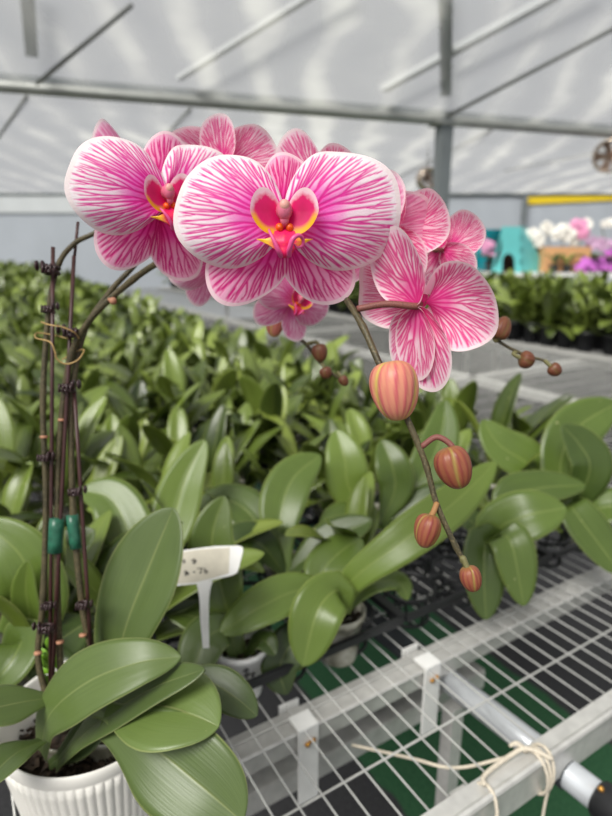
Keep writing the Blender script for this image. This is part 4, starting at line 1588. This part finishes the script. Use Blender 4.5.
# round circulation fans
def fan(label, x, y, d, r, yaw):
    c = pd(x, y, d)
    root = thing('circulation_fan', label, 'fan', c)
    Z = Matrix.Rotation(math.radians(yaw), 3, 'Z') @ Vector((0, -1, -.1)).normalized()
    X = Z.cross(UPZ).normalized()
    Y = Z.cross(X)
    ax = (X, Y, Z)
    mb = MB().lathe([(r * .86, -r * .5), (r * .97, -r * .3), (r, 0), (r * .97, r * .3), (r * .90, r * .42), (r * .84, r * .40), (r * .92, r * .2), (r * .92, -r * .2), (r * .82, -r * .48)], c, 32, None, ax)
    part('shroud', mb, M['fan_shell'], root)
    mb = MB().lathe([(r * .001, r * .28), (r * .16, r * .25), (r * .22, r * .1), (r * .22, -r * .3), (.001, -r * .34)], c, 20, None, ax)
    hub = part('motor_hub', mb, M['fan_in'], root)
    for k in range(5):
        a = 2 * PI * k / 5
        e1 = X * math.cos(a) + Y * math.sin(a)
        e2 = Z.cross(e1)
        b = MB()
        vs = []
        for q in (.18, .5, .86):
            for s, zz in ((-1, .10), (1, -.10)):
                vs.append(c + e1 * (r * q) + e2 * (r * .22 * s * (.6 + q * .6)) + Z * (r * zz))
        vs2 = [v - Z * (r * .03) for v in vs]
        b.add(vs + vs2, [(0, 1, 3, 2), (2, 3, 5, 4), (6, 8, 9, 7), (8, 10, 11, 9), (0, 2, 8, 6), (2, 4, 10, 8), (1, 7, 9, 3), (3, 9, 11, 5), (4, 5, 11, 10), (0, 6, 7, 1)])
        part('blade', b, M['fan_in'], root, False, hub)
    g = MB()
    for q in (.3, .5, .7, .88):
        g.tube([c + X * (r * q * math.cos(2 * PI * k / 24)) + Y * (r * q * math.sin(2 * PI * k / 24)) + Z * (r * .40) for k in range(25)], r * .012, 5, False)
    for k in range(8):
        a = 2 * PI * k / 8
        g.tube([c + (X * math.cos(a) + Y * math.sin(a)) * (r * .1) + Z * (r * .42), c + (X * math.cos(a) + Y * math.sin(a)) * (r * .9) + Z * (r * .40)], r * .012, 5)
    part('grille', g, M['fan_shell'], root)
    o_, n_ = BL, N_BK
    top = c.copy()
    t = (o_ - c).dot(n_) / n_.z
    part('hanger', MB().tube([c + UPZ * r * .95, c + UPZ * (t - .01)], .008, 6), M['rod_steel'], root)


fan('round metal circulation fan hanging left of the square post', 427, 179, 6.9, .135, 25)
fan('round metal circulation fan at the right edge of the frame', 610, 156, 6.3, .18, -35)

# yellow strip on the back wall
a, b = on_wall(526, 201), on_wall(640, 195.5)
mb = MB().bar(a + Vector((0, -.015, 0)), b + Vector((0, -.015, 0)), .03, .13)
o = put('plastic_strip', mb.mesh('plastic_strip', M['yellow'], False))
tag(o, 'long yellow plastic strip hung along the back wall', 'strip')

# ================================================================== display table with stool, box and blossoms
DY = 5.2


def at_y(x, y, Y):
    r = ray(x, y)
    return CAM + r * (Y / r.y)


TZ = at_y(570, 272.5, DY).z
tab = thing('display_table', 'white display table beyond the benches carrying flowers and a turquoise stool', 'table', (2.7, DY + .35, 0))
part('table_top', MB().box((2.95, DY + .41, TZ - .02), 2.64, 1.1, .04), M['white_plastic'], tab, False)
for x in (1.72, 4.2):
    for y in (DY - .1, DY + .85):
        part('leg', MB().bar((x, y, 0), (x, y, TZ - .04), .04, .04, Vector((1, 0, 0))), M['galv'], tab, False)

# turquoise stool: tapered body with an arch cut through its front and splayed sides
c = at_y(512, 274, DY - .02)
st_ = thing('step_stool', 'turquoise plastic stool with an arched opening', 'stool', (c.x, c.y, TZ))


def sp(x, y, dy=0.0):
    return at_y(x, y, DY - .02 + dy)


ox, ow = [], []
arch = []
for k in range(13):
    a = PI - PI * k / 12
    arch.append((508.5 + 6 * math.cos(a), 262 - 8.5 * math.sin(a)))
arch = [(502, 274)] + arch + [(515, 274)]
outer = [(490, 272), (491.5, 269), (498, 262)]
left = [(497.5, 272.5), (490.5, 271), (492, 268), (497, 262), (500, 252), (501.5, 231), (502.5, 229.2)]
right = [(521, 229.2), (522, 231), (521.5, 250), (521, 262), (521, 275)]
npt = 15
lft = [(501.5 - 11 * max(0, (t - .45) / .55) ** 1.7, 229.5 + 43.5 * t) for t in [k / 14 for k in range(15)]]
rgt = [(521.5 + .5 * t, 229.5 + 45.5 * t) for t in [k / 14 for k in range(15)]]
dep = .16
mb = MB()
vs, fs = [], []
# front face as a strip between the outer outline and the arch
half = 8
al_, ar_ = arch[:half], arch[half - 1:][::-1]
sel = [lft[14 - round(14 * k / 7)] for k in range(8)]
ser = [rgt[14 - round(14 * k / 7)] for k in range(8)]
for dy in (0, .02):
    vs += [sp(*p, dy) for p in sel] + [sp(*p, dy) for p in al_] + [sp(*p, dy) for p in ser] + [sp(*p, dy) for p in ar_]
for b0, flip in ((0, 0), (32, 1)):
    for k in range(7):
        q = (b0 + k, b0 + 8 + k, b0 + 9 + k, b0 + k + 1)
        w = (b0 + 24 + k, b0 + 16 + k, b0 + 17 + k, b0 + 25 + k)
        fs += [q, w] if not flip else [q[::-1], w[::-1]]
    q = (b0 + 7, b0 + 15, b0 + 31, b0 + 23)
    fs.append(q)
for k in range(7):
    fs += [(8 + k, 40 + k, 41 + k, 9 + k), (24 + k, 25 + k, 57 + k, 56 + k)]
mb.add(vs, fs)
body = part('front_panel', mb, M['teal'], st_, False)
# right splayed side, back and top
A = [sp(521.5, 229.5), sp(522, 275)]
tb = sp(528, 229.5, .28)
bb = sp(552, 277, .30)
mb = MB().add([A[0], A[1], bb, tb, A[0] - RT * .015, A[1] - RT * .015, bb - RT * .015, tb - RT * .015],
              [(0, 1, 2, 3), (7, 6, 5, 4), (0, 4, 5, 1), (3, 2, 6, 7), (0, 3, 7, 4), (1, 5, 6, 2)])
part('side_panel', mb, M['teal'], st_, False)
lb, lt = sp(492, 273, .32), sp(503, 229.5, .30)
l0, l1 = sp(501.5, 229.5, .01), sp(490.5, 273, .01)
mb = MB().add([l0, lt, lb, l1, l0 + RT * .015, lt + RT * .015, lb + RT * .015, l1 + RT * .015],
              [(0, 1, 2, 3), (7, 6, 5, 4), (0, 4, 5, 1), (1, 5, 6, 2), (2, 6, 7, 3), (3, 7, 4, 0)])
part('side_panel', mb, M['teal'], st_, False)
mb = MB().add([lt, tb, bb, lb, lt + Vector((0, .015, 0)), tb + Vector((0, .015, 0)), bb + Vector((0, .015, 0)), lb + Vector((0, .015, 0))],
              [(0, 1, 2, 3), (7, 6, 5, 4), (0, 4, 5, 1), (1, 5, 6, 2), (2, 6, 7, 3), (3, 7, 4, 0)])
part('back_panel', mb, M['brown'], st_, False, label='brown inside seen through the arch')
mb = MB().add([l0, A[0], tb, lt] + [p + UPZ * .025 for p in (l0, A[0], tb, lt)],
              [(3, 2, 1, 0), (4, 5, 6, 7), (0, 1, 5, 4), (1, 2, 6, 5), (2, 3, 7, 6), (3, 0, 4, 7)])
part('stool_top', mb, M['teal'], st_, False)

c = at_y(488, 236, DY + .55)
bw = thing('plastic_basin', 'glossy deep turquoise basin left of the turquoise stool', 'basin', (c.x, c.y, TZ))
mb = MB().lathe([(.06, 0), (.10, .02), (.11, TZ * 0 + .24), (.105, .26)], (c.x, c.y, TZ), 24)
part('stand', mb, M['teal_deep'], bw)
h0 = c.z - TZ
mb = MB().lathe([(.08, h0 - .10), (.15, h0 - .06), (.185, h0 + .02), (.20, h0 + .05), (.205, h0 + .055), (.19, h0 + .05), (.16, h0 - .02), (.001, h0 - .07)], (c.x, c.y, TZ), 32)
part('bowl', mb, M['teal_deep'], bw)

# cardboard box
x0, x1 = at_y(543, 272, DY + .05).x, at_y(588, 272, DY + .05).x
zt_ = at_y(570, 247, DY + .05).z
bx = thing('cardboard_box', 'open cardboard box holding white orchids on the display table', 'box', ((x0 + x1) / 2, DY + .2, TZ))
w, hgt = x1 - x0, zt_ - TZ
for nm, cc, s in (('front_panel', ((x0 + x1) / 2, DY + .05, TZ + hgt / 2 + .002), (w, .008, hgt)), ('back_panel', ((x0 + x1) / 2, DY + .39, TZ + hgt / 2 + .002), (w, .008, hgt)),
                  ('side_panel', (x0, DY + .22, TZ + hgt / 2 + .002), (.008, .34, hgt)), ('side_panel', (x1, DY + .22, TZ + hgt / 2 + .002), (.008, .34, hgt)),
                  ('box_base', ((x0 + x1) / 2, DY + .22, TZ + .006), (w, .34, .008))):
    part(nm, MB().box(cc, *s), M['card'], bx, False)


def blossom_mesh(mat, name):
    mb = MB()
    for k in range(5):
        a = PI / 2 + 2 * PI * k / 5
        w = .62 if k in (1, 4) else .42
        X, Y = Vector((math.cos(a), math.sin(a), 0)), Vector((-math.sin(a), math.cos(a), 0))
        mb.ball(X * .55, .55, w, .10, 10, 6, (X, Y, Vector((0, 0, 1))))
    mb.ball((0, -.08, .14), .16, .2, .16, 8, 6)
    return mb.mesh(name, M[mat])


BLO = {k: blossom_mesh(k, 'blossom') for k in ('white_flower', 'pink_flower', 'purple_flower', 'lilac_flower')}
BLO_LEAF = FAR[3]


def spray(label, base, tip_pts, kind, n, size, spread, group=None, leaves=True, pot='black_plastic'):
    """flowering orchid: pot, leaves, arching stem, blossoms round the tip points"""
    rg = random.Random(int(abs(base.x * 1000)) + n)
    root = thing('flowering_orchid', label, 'orchid', base, group)
    part('pot', pot_shape(MB(), base, .05, .10), M[pot], root)
    if leaves:
        mb = MB()
        for j in range(5):
            rand_leaf(rg, mb, base + UPZ * .09, rg.uniform(0, 2 * PI), .17, .055, .7, 1.0, rg.random(), 4, 9)
        part('leaf', mb, M['leaf_far'], root)
    T = [Vector(p) for p in tip_pts]
    mb = MB().tube(catmull([base + UPZ * .08, base.lerp(T[0], .6) + UPZ * .04] + T, 5), .004, 6)
    part('flower_stem', mb, M['stem_tip'], root)
    path = catmull(T, 8) if len(T) > 1 else T
    for k in range(n):
        q = path[int(k / max(n - 1, 1) * (len(path) - 1))] + Vector((rg.uniform(-1, 1), rg.uniform(-.6, .3), rg.uniform(-1, 1))) * spread
        o = put('blossom', BLO[kind], root)
        Z = (Vector((rg.uniform(-.6, .6), -1, rg.uniform(-.2, .5)))).normalized()
        X = UPZ.cross(Z).normalized()
        m = Matrix((X, Z.cross(X), Z)).transposed().to_4x4()
        o.matrix_local = Matrix.Translation(q - root.location) @ m @ Matrix.Diagonal((size, size, size, 1))


def wp(x, y, dy=.2):
    return at_y(x, y, DY + dy)


BB = TZ + .013
for lab_, bxp, tips, kind, n, sz, sprd in (
        ('white orchid spray nearest the turquoise stool', 537, [(531, 231), (537, 238), (543, 244)], 'white_flower', 13, .043, .035),
        ('white orchid spray leaning left out of the cardboard box', 552, [(545, 226), (553, 231), (560, 236)], 'white_flower', 13, .040, .03),
        ('white orchid spray rising in the middle of the cardboard box', 562, [(562, 226), (568, 232), (573, 239)], 'white_flower', 14, .040, .035),
        ('pink orchid spray at the right of the cardboard box', 580, [(578, 223), (582, 230), (586, 236)], 'pink_flower', 15, .043, .035)):
    inside = bxp > 540
    b = wp(bxp, 270, .2)
    b = Vector((b.x, DY + .20, BB if inside else TZ))
    spray(lab_, b, [wp(x, y, .16) for x, y in tips], kind, n, sz, sprd)
for lab_, bxp, tips, kind, n, sz, sprd, dy in (
        ('white orchid spray peeping up behind the pink one', 589, [(586, 222), (590, 226)], 'white_flower', 5, .035, .02, .6),
        ('white orchid spray furthest right above the lilac flowers', 607, [(602, 225), (608, 222), (614, 224)], 'white_flower', 9, .036, .02, .6),
        ('bright purple orchid low beside the cardboard box', 590, [(582, 268), (588, 264), (594, 268)], 'purple_flower', 11, .036, .03, .0),
        ('bright purple orchid second right of the cardboard box', 604, [(598, 266), (603, 262), (609, 266)], 'purple_flower', 11, .036, .03, .0),
        ('bright purple orchid at the right edge of the frame', 616, [(608, 258), (613, 254), (620, 260)], 'purple_flower', 12, .036, .035, .05),
        ('lilac orchid just right of the cardboard box', 594, [(590, 247), (595, 243), (600, 247)], 'lilac_flower', 12, .034, .04, .35),
        ('lilac orchid at the right edge behind the purple ones', 608, [(602, 246), (608, 242), (616, 247)], 'lilac_flower', 12, .034, .04, .35),
        ('pale pink orchid left of the turquoise stool under the basin', 490, [(480, 246), (488, 250), (496, 252)], 'pink_flower', 12, .040, .045, .3)):
    b = wp(bxp, 270, dy)
    b = Vector((b.x, DY + dy, TZ))
    spray(lab_, b, [wp(x, y, dy - .04) for x, y in tips], kind, n, sz, sprd)

for lab_, x, y in (('small leafy plant in a dark pot before the cardboard box, left one', 553, 270), ('small leafy plant in a dark pot before the cardboard box, right one', 566, 270)):
    b = wp(x, y, -.02)
    root = thing('leafy_plant', lab_, 'plant', (b.x, DY - .03, TZ))
    part('pot', pot_shape(MB(), root.location, .04, .07), M['black_plastic'], root)
    rg = random.Random(int(x))
    mb = MB()
    for j in range(7):
        rand_leaf(rg, mb, root.location + UPZ * .06, rg.uniform(0, 2 * PI), .14, .035, 1.2, .9, rg.random(), 4, 9)
    part('foliage', mb, M['leaf_far'], root)

# ================================================================== light
w = bpy.data.worlds.new('overcast_sky')
SC.world = w
w.use_nodes = True
nt = w.node_tree
nt.nodes.clear()
out = nt.nodes.new('ShaderNodeOutputWorld')
bg = nt.nodes.new('ShaderNodeBackground')
tc = nt.nodes.new('ShaderNodeTexCoord')
sx = nt.nodes.new('ShaderNodeSeparateXYZ')
cr = nt.nodes.new('ShaderNodeValToRGB')
nt.links.new(tc.outputs['Generated'], sx.inputs[0])
nt.links.new(sx.outputs[2], cr.inputs[0])
cr.color_ramp.elements[0].position = 0.0
cr.color_ramp.elements[0].color = (.95, .96, .98, 1)
cr.color_ramp.elements[1].position = 1.0
cr.color_ramp.elements[1].color = (1.0, 1.0, 1.0, 1)
nt.links.new(cr.outputs[0], bg.inputs[0])
bg.inputs[1].default_value = 0.62
nt.links.new(bg.outputs[0], out.inputs[0])
sd = bpy.data.lights.new('hazy_sun', 'SUN')
sd.energy = 7.0
sd.angle = math.radians(28)
sd.color = (1.0, .965, .90)
so = bpy.data.objects.new('hazy_sun', sd)
COL.objects.link(so)
so.rotation_euler = Vector((-.38, -.54, .75)).to_track_quat('Z', 'Y').to_euler()
SC.cycles.transparent_max_bounces = 12
SC.cycles.max_bounces = 8
SC.view_settings.exposure = 0.30
